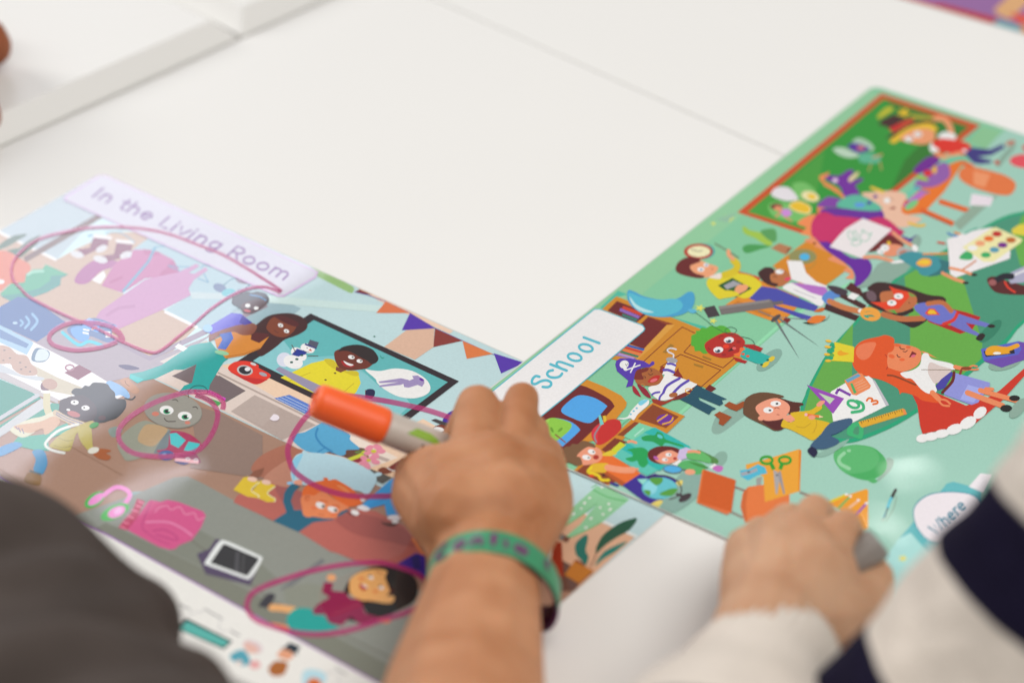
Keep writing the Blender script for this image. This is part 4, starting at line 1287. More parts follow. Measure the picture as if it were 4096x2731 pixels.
c 7A5C44 665,370 690,310 740,300 760,280 810,280 860,250 950,280 965,315 900,305 830,350 800,390 830,400 850,460 800,475 740,450 690,440 700,410
e F4F2F2 933,350 35,23 15
e F4F2F2 887,400 40,23 10
e 333333 950,350 9,7 0
e 333333 907,402 9,7 0
e A84038 972,398 27,21 0
c 88A9A0 1560,830 1660,640 1760,530 1930,560 1890,730 1750,850 1620,905 1530,860
p 45398F 1210,650 1370,545 1420,570 1500,545 1700,600 1560,790 1460,835
l 26 E0C830 930,490 900,530 990,560 1020,600 1085,602
e D04830 930,565 26,14 0
e 2A2A30 1040,558 12,10 0
c 2F2F8A 1090,630 1120,625 1175,645 1160,660
c DCCB70 1460,820 1540,780 1570,800 1500,862
c DCCB70 1690,620 1750,605 1730,660
p 8FD4C8 1340,595 1440,590 1390,645
e 66BCC8 1540,675 157,98 0
e 8AD0DC 1460,670 60,60 0
c 5A9A48 1450,590 1560,580 1565,620 1510,650
c 5A9A48 1545,720 1640,680 1700,680 1690,710 1640,745 1560,740
c 5A9A48 1395,695 1460,700 1445,745
l 10 46383C 1430,580 1520,560 1620,570 1710,620 1740,700 1700,750 1630,775
l 24 4A4246 1700,730 1750,745
e 4A4246 1770,760 65,30 -30
e 88AC9E 2080,420 85,58 -50
c E59A80 1490,400 1560,350 1660,320 1720,370 1710,420 1620,458 1520,440
c 6A3226 1435,370 1460,330 1540,300 1660,305 1750,345 1790,400 1700,360 1640,335 1560,355 1510,400 1510,430 1580,460 1650,468 1520,455 1450,420
e F2F0F2 1622,376 28,18 0
e F2F0F2 1590,420 28,16 0
e 333333 1632,376 8,6 0
e 333333 1602,420 8,6 0
e A83A38 1680,410 17,13 0
e B060A8 1510,405 26,14 30
p C8B8DC 1720,330 1780,310 1830,330 1800,400 1740,420 1720,440 1700,400
p E8E6EA 1650,460 1720,420 1740,430 1700,475
c 5A8A50 1880,330 2000,380 2065,420 2060,455 2000,450 1930,400
c 66B46C 1780,370 1830,340 1920,350 2000,410 1990,450 1900,430 1800,410
c 5CAE6A 1700,470 1760,430 1860,430 1960,480 1900,550 1830,540 1740,500
c 4A8A48 1800,440 1900,460 1980,490 1920,490
l 24 E59A78 1800,350 1850,345 1900,355
l 12 607070 1740,508 1860,522
e 55AADC 1658,505 80,33 5
o 8 607888 1658,505 82,34 5
e E8A080 1815,530 48,26 0
p EEEEEE 1985,485 2035,455 2055,470 2010,500
c C070B8 2015,500 2050,472 2112,485 2095,525 2060,530
L 22 8A8078 2215,665 2310,700
L 22 8A8078 2185,890 2290,940
p D87A48 1925,508 1945,515 1892,800 1873,805
p D8754A 1875,805 1890,795 2190,885 2145,912
p C9602F 1940,508 2225,602 2185,890 1890,798
@2850 1450 2.24
L 24 8A857C 780,1160 960,1220 1080,1280
p 9A9C98 390,1035 445,1020 430,1110 395,1105
p DC7A48 320,1110 690,1060 690,1250 670,1310 560,1360 400,1400 290,1430 250,1290 270,1170
p C86A40 280,1150 320,1110 300,1260 310,1420 290,1430 250,1290
p E2A040 300,912 425,880 770,775 780,1150 470,1247 455,1020 300,950
p D8862E 772,773 797,785 782,1158 770,1150
o 24 3F9A3C 485,873 52,32 0
o 24 3F9A3C 648,873 52,32 0
L 34 3F9A3C 520,895 550,955
L 34 3F9A3C 625,900 606,955
p A8A4A4 545,960 580,975 602,1050 580,1180 565,1170
p 989498 580,990 610,965 650,1170 635,1178
e 55555A 577,1007 10,7 0
p 55B4D0 245,965 330,950 405,908 470,935 490,990 400,1010 320,1055 255,1020
p A0A4AC 250,985 330,968 395,940 405,970 340,995 265,1015
e 6A7078 325,978 15,10 0
c 8FA89A 1560,860 1600,855 1625,890 1590,970 1490,1060 1480,1040 1560,950
c 4FA864 1085,850 1110,780 1200,745 1310,735 1450,765 1550,860 1560,940 1520,1000 1450,1040 1380,1055 1250,1020 1140,950
c 5FB272 1088,850 1110,782 1200,748 1310,738 1430,765 1490,830 1485,890 1420,960 1300,990 1200,985 1140,945
c 58AC6C 1390,1050 1440,1035 1480,1060 1440,1080
l 32 92CCA0 1180,810 1135,855 1145,905 1225,948
e 92CCA0 1222,787 20,13 0
p E39A3A 1010,1250 1375,1130 1395,1140 1395,1480 1330,1500 1290,1380
l 22 D9C03A 1030,1255 1190,1185
e F2EEE8 1200,1178 16,10 0
l 18 6AB068 1130,1300 1225,1205
e F2EEE8 1235,1195 14,10 0
l 20 EAB89A 1230,1295 1300,1240
e F2EEE8 1308,1230 14,10 0
l 20 9058B0 1285,1362 1370,1270
e F2EEE8 1380,1258 16,10 0
l 14 90B09E 1650,1200 1620,1310 1550,1420
l 28 3A2A30 1640,1140 1625,1170 1605,1210
l 24 5FBCD0 1602,1212 1585,1250 1568,1300
l 9 5FBCD0 1575,1290 1530,1385
l 11 3A2A30 1572,1300 1540,1385
L 6 9A6A50 1530,1390 1522,1418
c 8AB0A2 920,830 1050,760 1200,690 1215,700 1120,780 1000,840
p E9E6EA 1060,260 1260,140 1400,120 1440,150 1575,380 1250,540 1080,525 1050,310
p B8B8C0 1430,145 1455,160 1583,380 1555,390
p 9450B0 845,198 1180,320 1080,458
p B9D0B0 950,270 1095,322 1052,370
L 24 7B48A2 1105,282 1130,236 1238,292
o 26 46AE78 1262,372 52,30 20
l 28 46AE78 1290,345 1345,370 1345,425 1250,445
l 18 DC7038 1382,340 1400,318 1432,325 1425,348
l 18 DC7038 1425,348 1470,340 1478,362 1440,372
p E2895C 1180,160 1300,92 1340,98 1420,205 1410,230 1290,293 1250,285
p 6AA0C0 1190,155 1305,98 1330,118 1212,180
p 55A868 1233,188 1253,183 1292,268 1268,278
L 5 F0B090 1270,190 1330,165 1350,150
L 5 F0B090 1280,210 1345,180 1370,170
L 5 F0B090 1295,230 1355,205 1385,190
L 5 F0B090 1305,250 1365,225 1395,210
c 45AE74 1205,640 1220,570 1290,530 1350,570 1340,680 1260,665
c 4F9070 1260,625 1275,585 1310,570 1310,640 1280,642
p D8A63A 1308,530 1705,410 1725,420 1742,460 1345,582 1325,570
p E08850 1700,412 1722,420 1742,462 1715,468
T 3A2A20 1330,522 1690,418 19
c 6A4E3C 275,420 300,320 400,270 520,270 640,300 590,320 500,340 420,400 440,470 540,520 630,590 560,610 480,570 300,480
c 5A302A 440,510 620,500 650,580 560,600
c 5A3830 580,320 720,350 800,360 815,380 780,390 780,430 700,470
c E49A80 385,400 470,340 580,318 680,370 690,430 650,480 600,510 480,520 430,480
e E49A80 435,497 28,22 0
e F8F6F6 567,367 48,25 0
e F8F6F6 500,425 45,27 0
e 2A2222 578,367 13,9 0
e 2A2222 515,427 13,9 0
l 7 8A4A3A 555,412 575,402 600,412
l 6 8A4A3A 575,462 600,468
p E49A80 620,480 720,460 745,510 700,535 640,515
c D4B032 620,540 640,510 690,535 740,510 700,450 860,430 920,400 960,370 980,410 900,470 900,500 1050,540 1040,590 970,640 900,695 820,660 700,600 620,575
l 6 B8922A 750,570 820,580 880,540
l 6 B8922A 930,510 930,570 900,630
c E49A80 930,380 960,345 1005,340 1000,362 960,395
l 24 E07A40 850,468 960,482
e E8B0B8 838,465 14,14 0
p E8C8A0 955,470 998,487 955,495
e E49A80 890,490 32,20 0
c 45607C 880,760 900,710 960,655 1050,545 1200,500 1250,505 1245,550 1150,620 1060,650 1130,690 1120,730 1000,775
l 8 33486A 1060,650 1100,640 1160,610
c 33274A 850,790 890,750 940,790 930,830 900,845
p 69B5BB 1990,1215 2100,1080 2160,1065 2400,1130 2400,1500 1800,1800 1640,1750 1680,1568 1830,1390
c 2F8AA0 1796,1360 1826,1256 1946,1174 2150,1152 2344,1184 2405,1300 2356,1505 2000,1606 1846,1505
c E4DEE4 1804,1360 1834,1262 1952,1182 2150,1160 2338,1192 2397,1300 2350,1498 2000,1598 1852,1500
p E4E0EA 2295,1110 2400,990 2500,1000 2420,1160
@2600 1850 1.572
p A9D9D6 1480,600 1560,480 1640,440 1800,620 1500,760
p A9D9D6 1430,940 1500,750 1650,700 1600,900
x E0D870 1590,600 34
'''
# ================================================================ SETTING: floor and pushed-together tables
M_TABLE = simple('white laminate', (.80, .795, .775), .45, (600, .06, .0003), .18, .015, 6)
M_EDGE = simple('table edge band', (.74, .71, .64), .5)
M_STEEL = simple('painted steel legs', (.55, .55, .56), .35)
M_FLOOR = simple('grey floor', (.35, .33, .30), .6, None, .4, .1, 3)
box('floor', [(-4, -3), (4, -3), (4, 5), (-4, 5)], -.05, 0, M_FLOOR)
tag(bpy.data.objects['floor'], kind='structure')
def isect(p, q, r, s):
    d1 = (q[0]-p[0], q[1]-p[1]); d2 = (s[0]-r[0], s[1]-r[1]); k = d1[0]*d2[1]-d1[1]*d2[0]
    t = ((r[0]-p[0])*d2[1]-(r[1]-p[1])*d2[0])/k
    return Vector((p[0]+d1[0]*t, p[1]+d1[1]*t))
w = lambda x, y: P(x, y)
e0, e1 = w(0, 587), w(1200, 46); s0, s1 = w(1741, 0), w(3126, 644)
corner = isect(e0, e1, s0, s1)
du = Vector((e0.x-e1.x, e0.y-e1.y)).normalized()        # along the far-left edge, towards the camera
dv = Vector((-du.y, du.x))
if dv.dot(Vector((s1.x-s0.x, s1.y-s0.y))) < 0: dv = -dv  # along the seam
def rect(o, a, b, la, lb):
    pts = [(o.x, o.y), ((o+a*la).x, (o+a*la).y), ((o+a*la+b*lb).x, (o+a*la+b*lb).y), ((o+b*lb).x, (o+b*lb).y)]
    ar = sum(pts[i-1][0]*pts[i][1]-pts[i][0]*pts[i-1][1] for i in range(4))
    return pts if ar > 0 else pts[::-1]
def make_table(o, a, b, la, lb, top, label, bev=.0013, th=.004, seg=3):
    c = o+a*la/2+b*lb/2
    t = empty('table', (c.x, c.y, 0), label, 'table', 'white tables pushed together')
    g = .0005
    box('tabletop', rect(o+a*g+b*g, a, b, la-2*g, lb-2*g), top-th, top, M_TABLE, t, bev, seg)
    box('edge_band', rect(o+a*(g+.0003)+b*(g+.0003), a, b, la-2*g-.0006, lb-2*g-.0006), top-.024, top-th-.0002, M_EDGE, t)
    for fa in (.05, la-.09):
        for fb in (.05, lb-.09):
            box('leg', rect(o+a*fa+b*fb, a, b, .04, .04), 0.0, top-.0245, M_STEEL, t)
    return t
make_table(corner, du, dv, 1.75, 1.75, TABLE_Z, 'white laminate table in the middle carrying the two laminated activity sheets')
make_table(corner, -du, dv, 1.4, 1.75, TABLE_Z, 'white table beyond the thin seam at the right, under the purple sheet')
j = w(867, 112); jj = (Vector((j.x, j.y))-corner).dot(du)
BT = TABLE_Z+.0125
make_table(corner+du*jj, du, -dv, 1.4, .9, BT, 'slightly raised white table at the far upper left behind the long edge', .0115, .0135, 1)
make_table(corner+du*(jj-.002), -du, -dv, 1.4, .9, BT, 'raised white table at the top, right of the far table joint', .0115, .0135, 1)

# ================================================================ LAMINATED SHEETS
M_LAMI = simple('sheet edge', (.62, .62, .6), .3)
INK_PINK = None
def ink_material(name, col):
    m = bpy.data.materials.new(name); m.use_nodes = True; nt = m.node_tree
    for n in list(nt.nodes): nt.nodes.remove(n)
    out = nt.nodes.new('ShaderNodeOutputMaterial'); tr = nt.nodes.new('ShaderNodeBsdfTransparent'); gl = nt.nodes.new('ShaderNodeBsdfGlossy')
    df = nt.nodes.new('ShaderNodeBsdfDiffuse'); df.inputs[0].default_value = (.85, .08, .33, 1)
    n = nt.nodes.new('ShaderNodeTexNoise'); n.inputs['Scale'].default_value = 120
    tc = nt.nodes.new('ShaderNodeTexCoord'); nt.links.new(tc.outputs['Object'], n.inputs['Vector'])
    mx = nt.nodes.new('ShaderNodeMix'); mx.data_type = 'RGBA'; mx.inputs[6].default_value = (*col, 1)
    mx.inputs[7].default_value = (min(1, col[0]*1.1), min(1, col[1]*2.2), min(1, col[2]*1.7), 1)
    nt.links.new(n.outputs['Fac'], mx.inputs[0]); nt.links.new(mx.outputs[2], tr.inputs[0])
    gl.inputs['Roughness'].default_value = .12
    m1 = nt.nodes.new('ShaderNodeMixShader'); m1.inputs[0].default_value = .38
    nt.links.new(tr.outputs[0], m1.inputs[1]); nt.links.new(df.outputs[0], m1.inputs[2])
    m2 = nt.nodes.new('ShaderNodeMixShader'); fr = nt.nodes.new('ShaderNodeFresnel'); fr.inputs[0].default_value = 1.5; nt.links.new(fr.outputs[0], m2.inputs[0])
    nt.links.new(m1.outputs[0], m2.inputs[1]); nt.links.new(gl.outputs[0], m2.inputs[2]); nt.links.new(m2.outputs[0], out.inputs[0])
    return m
M_INK = ink_material('pink marker ink', (.97, .52, .72))

def sheet(label, group, a, b, inward, z0, thick, w_, h_, basecol, art, extra):
    """a->b: long edge in source pixels from corner a; inward: a pixel on the sheet's side"""
    A, B, I = P(*a), P(*b), P(*inward)
    ex = Vector((B.x-A.x, B.y-A.y)).normalized(); ey = Vector((-ex.y, ex.x))
    if ey.dot(Vector((I.x-A.x, I.y-A.y))) < 0: ey = -ey
    out = round_rect((A.x, A.y), ex, ey, w_, h_, .006)
    c = Vector((A.x, A.y))+ex*w_/2+ey*h_/2
    root = empty('laminated_sheet', (c.x, c.y, TABLE_Z+z0), label, 'activity sheet', group)
    box('plastic_backing', out, TABLE_Z+z0, TABLE_Z+z0+thick, M_LAMI, root)
    e_ = .0007
    inner = round_rect((A.x+ex.x*e_+ey.x*e_, A.y+ex.y*e_+ey.y*e_), ex, ey, w_-2*e_, h_-2*e_, .0055)
    pr = Printer(z0+thick, inner)
    base = [(basecol, [[( (lambda q: (SRC_W/2+(q-CAM).dot(_r)*FPX/(q-CAM).dot(_fw), SRC_H/2-(q-CAM).dot(_u)*FPX/(q-CAM).dot(_fw)))(Vector((x, y, TABLE_Z+z0+thick)))) for x, y in inner]], 'p')]
    pr.shapes(base+parse(art), 'printed_scene', root, M_PRINT)
    for nm, sh, mt in extra: pr.shapes(sh, nm, root, mt)
    print('SHEET', label[:30], 'layers', pr.top, 'height mm', (z0+thick+pr.top*STEP)*1000)
    return root

banner_l = [('C3A0CC', [[(413, 697), (1274, 1087), (1264, 1110), (1135, 1187), (1112, 1187), (255, 800), (258, 786), (398, 699)]], 'p'),
            ('BAB8C4', [[(414, 702), (1266, 1089), (1258, 1105), (1133, 1181), (1114, 1181), (264, 799), (266, 789), (402, 703)]], 'p')]
banner_l += text_shapes('In the Living Room', (364, 784), (1150, 1126), (42, -34), 9, '6A3080')
rings = []
def ring(txt): rings.extend(parse(txt))
def ringpoly(ox, oy, s, wd, pts, closed=False):
    pp = [tuple(map(float, q.split(','))) for q in pts.split()]
    pp = smooth_pts(pp, closed, 6)
    pp = [(ox+x/s, oy+y/s) for x, y in pp]
    return [('D8307C', strip(pp, wd/s, closed), 'l')]
C = 2.24
r1 = ringpoly(0, 0, 1, 12.5, '1128,1165 1100,1145 1050,1113 982,1070 893,1020 804,984 670,935 549,913 402,908 268,926 156,957 89,1002 50,1055 50,1112 80,1150 125,1192 250,1255 380,1310 500,1370 590,1405 640,1402 720,1340 781,1290 840,1238 920,1185 990,1155 1060,1148 1122,1170')
r2 = ringpoly(0, 1200, C, 40, '1080,300 1000,240 850,205 650,200 500,260 440,330 480,400 640,445 800,440 950,410 1050,370', False)
r2b = ringpoly(0, 1200, C, 52, '1010,255 1060,290 1095,340 1080,380')
r3 = ringpoly(0, 1200, C, 46, '1760,820 1640,830 1400,910 1200,1020 1090,1120 1060,1200 1090,1290 1200,1370 1400,1400 1600,1390 1760,1350 1860,1260 1930,1130 1950,1010 1900,920 1820,870 1750,850')
r3b = ringpoly(0, 1200, C, 46, '1740,822 1850,825 1950,860 2000,920 1995,980')
r4 = ringpoly(900, 1650, C, 50, '830,-70 760,0 680,90 600,220 562,330 580,440 620,520 720,600 850,670 1000,720 1150,745 1350,748 1520,740 1650,700')
r4b = ringpoly(800, 1050, C, 48, '1300,1190 1400,1200 1560,1222 1750,1255 2000,1310 2150,1355 2300,1410')
r5 = ringpoly(600, 2031, C, 48, '2450,860 2300,930 2200,965 2060,1003 1900,1060 1700,1110 1500,1128 1300,1112 1100,1060 950,1000 880,920 870,850 920,760 1050,690 1250,620 1450,560 1700,510 1900,490 2100,492 2352,570 2460,640')
sheet('laminated living room picture sheet with pink marker loops, left side of the table', 'laminated picture sheets on the tables',
      (407, 692), (2923.2, 1814.6), (1500, 2200), .0000, .0003, .424, .300, 'B9D3D7', ART_L,
      [('title_banner', banner_l, M_PRINT), ('marker_loop', r1, M_INK), ('marker_loop', r2, M_INK), ('marker_loop', r2b, M_INK), ('marker_loop', r3, M_INK), ('marker_loop', r3b, M_INK),
       ('marker_loop', r4, M_INK), ('marker_loop', r4b, M_INK), ('marker_loop', r5, M_INK)])
banner_s = parse('''@1950 1100 2.24
p 62B6C6 955,300 1010,302 1392,446 1414,480 1400,505 700,1094 416,1322 -20,1180 -60,1110 56,1024
p E6E4E8 962,309 1008,311 1385,454 1404,480 1394,499 694,1086 420,1306 -10,1170 -44,1112 62,1032
l 24 5CB6C8 465,910 430,905 402,935 400,968 430,975 475,952 525,942 565,958 568,985 540,1003 495,1001
l 24 5CB6C8 585,852 548,862 535,888 560,912 610,918 650,905 668,882
L 24 5CB6C8 558,796 714,857
e 5CB6C8 562,798 10,10
e 5CB6C8 712,855 10,10
l 22 5CB6C8 655,832 622,808 624,784 655,778 766,816
o 23 5CB6C8 781,735 62,32 12
o 23 5CB6C8 881,653 62,32 12
L 24 5CB6C8 860,557 1005,611
e 5CB6C8 860,557 10,10
e 5CB6C8 1005,611 10,10''')
badge = text_shapes('Where', (3742, 2140), (3868, 2022), (-30, -32), 7, '2F7F96')
sheet('laminated green school picture sheet full of children, right side of the table', 'laminated picture sheets on the tables',
      (1807, 1679), (3466, 369), (3300, 1900), .00092, .00025, .412, .297, '84C29D', ART_S,
      [('title_banner', banner_s, M_PRINT), ('where_badge', badge, M_PRINT)])
ART_T = '''@0 0 1
p 8F7FC0 3500,-300 5200,-300 5200,600 3500,600
p 956AA0 3700,-50 4400,-60 4400,230 3800,60
p D8A878 4096,-70 4180,-50 4040,80 3990,60 3975,40
p E8B888 4200,-100 4300,-60 4150,120 4100,100
L 24 B8382C 3300,-99 3640,-2 3990,88 4400,205 5000,376
p 6FA8B0 3990,78 4110,112 4090,130 3970,98
p D88A48 4085,100 4200,140 4200,170 4085,130
p D85A48 4040,55 4140,60 4140,100 4070,95'''
tb = P(3626-330, -94); tc_ = P(4096+400, 135+115)
sheet('purple laminated sheet with a red border lying at the top right corner', 'laminated picture sheets on the tables',
      (3626-330, -94), (4096, 139), (4000, -500), .0002, .0003, .42, .297, '8F7FC0', ART_T, [])

# ================================================================ MARKERS
M_ORANGE = simple('orange cap plastic', (1.0, .14, .025), .4, None, .5, .02, 30, .25)
M_BARREL = simple('grey barrel plastic', (.54, .49, .44), .38, None, .45, .04, 40)
M_GREEN = simple('green label print', (.22, .42, .01), .45)
M_DARKINK = simple('dark label print', (.07, .05, .04), .5)
M_GREY2 = simple('grey marker plastic', (.25, .228, .21), .45, None, .5, .03, 40)
def frame_of(axis):
    z = axis.normalized(); x = z.cross(Vector((0, 0, 1))).normalized(); y = z.cross(x)
    return x, y, z
def lathe(name, o, axis, prof, material, parent, n=40):
    """prof: (distance along axis, radius)"""
    x, y, z = frame_of(axis); bm = bmesh.new(); rings_ = []
    for s, r in prof:
        rings_.append([bm.verts.new(o+z*s+(x*math.cos(2*math.pi*i/n)+y*math.sin(2*math.pi*i/n))*max(r, 1e-5)) for i in range(n)])
    for a, b in zip(rings_, rings_[1:]):
        for i in range(n): bm.faces.new((a[i], a[(i+1) % n], b[(i+1) % n], b[i]))
    bm.faces.new(rings_[0][::-1]); bm.faces.new(rings_[-1])
    bmesh.ops.recalc_face_normals(bm, faces=bm.faces)
    me = bpy.data.meshes.new(name); bm.to_mesh(me); bm.free()
    for p in me.polygons: p.use_smooth = True
    me.materials.append(material)
    return link(bpy.data.objects.new(name, me), parent)
def patch(name, o, axis, r, s0, s1, a0, a1, material, parent, n=12, shape=None):
    """label lying on a cylinder surface"""
    x, y, z = frame_of(axis); bm = bmesh.new(); rows = []
    for j in range(n+1):
        a = math.radians(a0+(a1-a0)*j/n); q = j/n
        t0, t1 = s0, s1
        if shape: t0, t1 = shape(q, s0, s1)
        rows.append([bm.verts.new(o+z*(t0+(t1-t0)*k/2)+(x*math.cos(a)+y*math.sin(a))*r) for k in range(3)])
    for a_, b_ in zip(rows, rows[1:]):
        for k in range(2): bm.faces.new((a_[k], b_[k], b_[k+1], a_[k+1]))
    bmesh.ops.recalc_face_normals(bm, faces=bm.faces)
    me = bpy.data.meshes.new(name); bm.to_mesh(me); bm.free(); me.materials.append(material)
    return link(bpy.data.objects.new(name, me), parent)
# orange-capped marker held by the child in the middle: capped end up, tip under the palm
mk0 = P(1256, 1597, .060); mk1 = P(1775, 1800, .030)
ax = (mk1-mk0).normalized()
mroot = empty('marker_pen', mk0, 'thick marker with orange cap and grey barrel held in the middle hand', 'marker')
lathe('cap', mk0, ax, [(0, .0001), (0.0, .0016), (.0004, .0020), (.0012, .0021), (.0012, .0034), (.0003, .0040), (0, .0046), (.0003, .0062), (.0016, .0078), (.004, .0081), (.012, .0083), (.031, .0086), (.0335, .0086), (.035, .0082), (.0352, .0078)], M_ORANGE, mroot)
lathe('barrel', mk0, ax, [(.0335, .0040), (.034, .0074), (.038, .0077), (.110, .0077), (.112, .0070), (.116, .0055), (.120, .0052)], M_BARREL, mroot)
lathe('tip', mk0, ax, [(.1195, .0025), (.124, .0022), (.127, .0010)], M_DARKINK, mroot, 20)
# angle on the barrel that faces the camera
xx, yy, zz = frame_of(ax); tocam = (CAM-(mk0+ax*.05)).normalized()
ang = math.degrees(math.atan2(tocam.dot(yy), tocam.dot(xx)))
upw = Vector((0, 0, 1)); au = math.degrees(math.atan2(upw.dot(yy), upw.dot(xx)))
sg = 1 if ((au-ang+180) % 360-180) > 0 else -1
patch('label', mk0, ax, .00785, .044, .061, ang+sg*8, ang+sg*38, M_GREEN, mroot, shape=lambda q, a, b: (a+.006*(1-q)**2*0+.004*(q), b-.006*q*q))
lb = empty  # lettering on the barrel is a row of tiny blurred dark glyphs
bm_parts = []
for k in range(9):
    if k in (4,): continue
    patch('lettering', mk0, ax, .00785, .0525+k*.0017, .0535+k*.0017, ang-sg*(6+4*(k % 2)), ang-sg*22, M_DARKINK, mroot, 3)
# grey marker in the right hand
g0 = P(3514, 2166, .044); g1 = P(3398, 2262, .036)
gax = (g1-g0).normalized()
groot = empty('marker_pen', g0, 'plain grey marker held in the right hand with striped sweater', 'marker')
lathe('cap', g0, gax, [(0, .0001), (0, .0066), (.0005, .0072), (.002, .0073), (.030, .0078), (.0305, .0076)], M_GREY2, groot)
lathe('barrel', g0, gax, [(.0300, .0040), (.0304, .0064), (.085, .0064), (.090, .004)], M_BARREL, groot)
lathe('tip', g0, gax, [(.0895, .002), (.094, .001)], M_DARKINK, groot, 16)

# ================================================================ HANDS AND SLEEVES
def skin(name, col, dark):
    m, nt, b = mat(name)
    n = nt.nodes.new('ShaderNodeTexNoise'); n.inputs['Scale'].default_value = 38; n.inputs['Detail'].default_value = 5
    tc = nt.nodes.new('ShaderNodeTexCoord'); nt.links.new(tc.outputs['Object'], n.inputs['Vector'])
    mx = nt.nodes.new('ShaderNodeMix'); mx.data_type = 'RGBA'; mx.inputs[6].default_value = (*dark, 1); mx.inputs[7].default_value = (*col, 1)
    mr = nt.nodes.new('ShaderNodeMapRange'); mr.inputs['From Min'].default_value = .3; mr.inputs['From Max'].default_value = .7
    nt.links.new(n.outputs['Fac'], mr.inputs['Value']); nt.links.new(mr.outputs[0], mx.inputs[0]); nt.links.new(mx.outputs[2], b.inputs['Base Color'])
    b.inputs['Roughness'].default_value = .62; b.inputs['Specular IOR Level'].default_value = .3
    b.inputs['Subsurface Weight'].default_value = .35; b.inputs['Subsurface Radius'].default_value = (1, .3, .15); b.inputs['Subsurface Scale'].default_value = .004
    v = nt.nodes.new('ShaderNodeTexVoronoi'); v.inputs['Scale'].default_value = 700; nt.links.new(tc.outputs['Object'], v.inputs['Vector'])
    bp = nt.nodes.new('ShaderNodeBump'); bp.inputs['Strength'].default_value = .25; bp.inputs['Distance'].default_value = .0004
    nt.links.new(v.outputs['Distance'], bp.inputs['Height']); nt.links.new(bp.outputs['Normal'], b.inputs['Normal'])
    return m
M_SKIN1 = skin('warm tan skin', (.56, .27, .14), (.42, .17, .072))
M_SKIN2 = skin('light tan skin', (.60, .355, .22), (.48, .25, .14))
M_SKIN3 = skin('deep brown skin', (.34, .105, .042), (.27, .08, .03))
_ico = None
def ico(sub=2):
    bm = bmesh.new(); bmesh.ops.create_icosphere(bm, subdivisions=sub, radius=1)
    vs = [v.co.copy() for v in bm.verts]; fs = [[v.index for v in f.verts] for f in bm.faces]; bm.free(); return vs, fs
ICO = ico(2)
def fuse(name, chains, material, parent, voxel=.0013, smooth=12, pre=None):
    """one continuous surface grown from tapered chains [(point, radius), ...]"""
    V, F = [], []
    for ch in chains:
        for (a, ra), (b, rb) in (zip(ch, ch[1:]) if len(ch) > 1 else [(ch[0], ch[0])]):
            d = (b-a).length; n = max(1, int(d/(min(ra, rb)*.22)))
            for i in range(n+1):
                t = i/n; c = a.lerp(b, t); r = ra+(rb-ra)*t; o = len(V)
                V += [c+v*r for v in ICO[0]]; F += [[o+k for k in f] for f in ICO[1]]
    me = bpy.data.meshes.new(name); me.from_pydata([tuple(v) for v in V], [], F)
    o = bpy.data.objects.new(name, me); scene.collection.objects.link(o)
    r = o.modifiers.new('r', 'REMESH'); r.mode = 'VOXEL'; r.voxel_size = voxel; r.use_smooth_shade = True
    s = o.modifiers.new('s', 'SMOOTH'); s.factor = .5; s.iterations = smooth
    dg = bpy.context.evaluated_depsgraph_get(); nm = bpy.data.meshes.new_from_object(o.evaluated_get(dg), depsgraph=dg)
    scene.collection.objects.unlink(o); bpy.data.objects.remove(o); bpy.data.meshes.remove(me)
    nm.name = name; nm.materials.clear(); nm.materials.append(material)
    for p in nm.polygons: p.use_smooth = True
    # keep only the outer skin: drop any closed pocket left inside
    bm = bmesh.new(); bm.from_mesh(nm); bm.verts.ensure_lookup_table(); seen = set(); best = []
    for v0 in bm.verts:
        if v0.index in seen: continue
        seen.add(v0.index); st = [v0]; comp = []
        while st:
            v = st.pop(); comp.append(v)
            for e in v.link_edges:
                q = e.other_vert(v)
                if q.index not in seen: seen.add(q.index); st.append(q)
        if len(comp) > len(best): best = comp
    keep = {v.index for v in best}
    bmesh.ops.delete(bm, geom=[v for v in bm.verts if v.index not in keep], context='VERTS')
    bm.to_mesh(nm); bm.free()
    if pre: pre(nm)
    return link(bpy.data.objects.new(name, nm), parent)

def ch(*a):
    """(x, y, z cm, radius cm) in display pixels of the photograph"""
    return [(PD(x, y, z), r/100) for x, y, z, r in a]

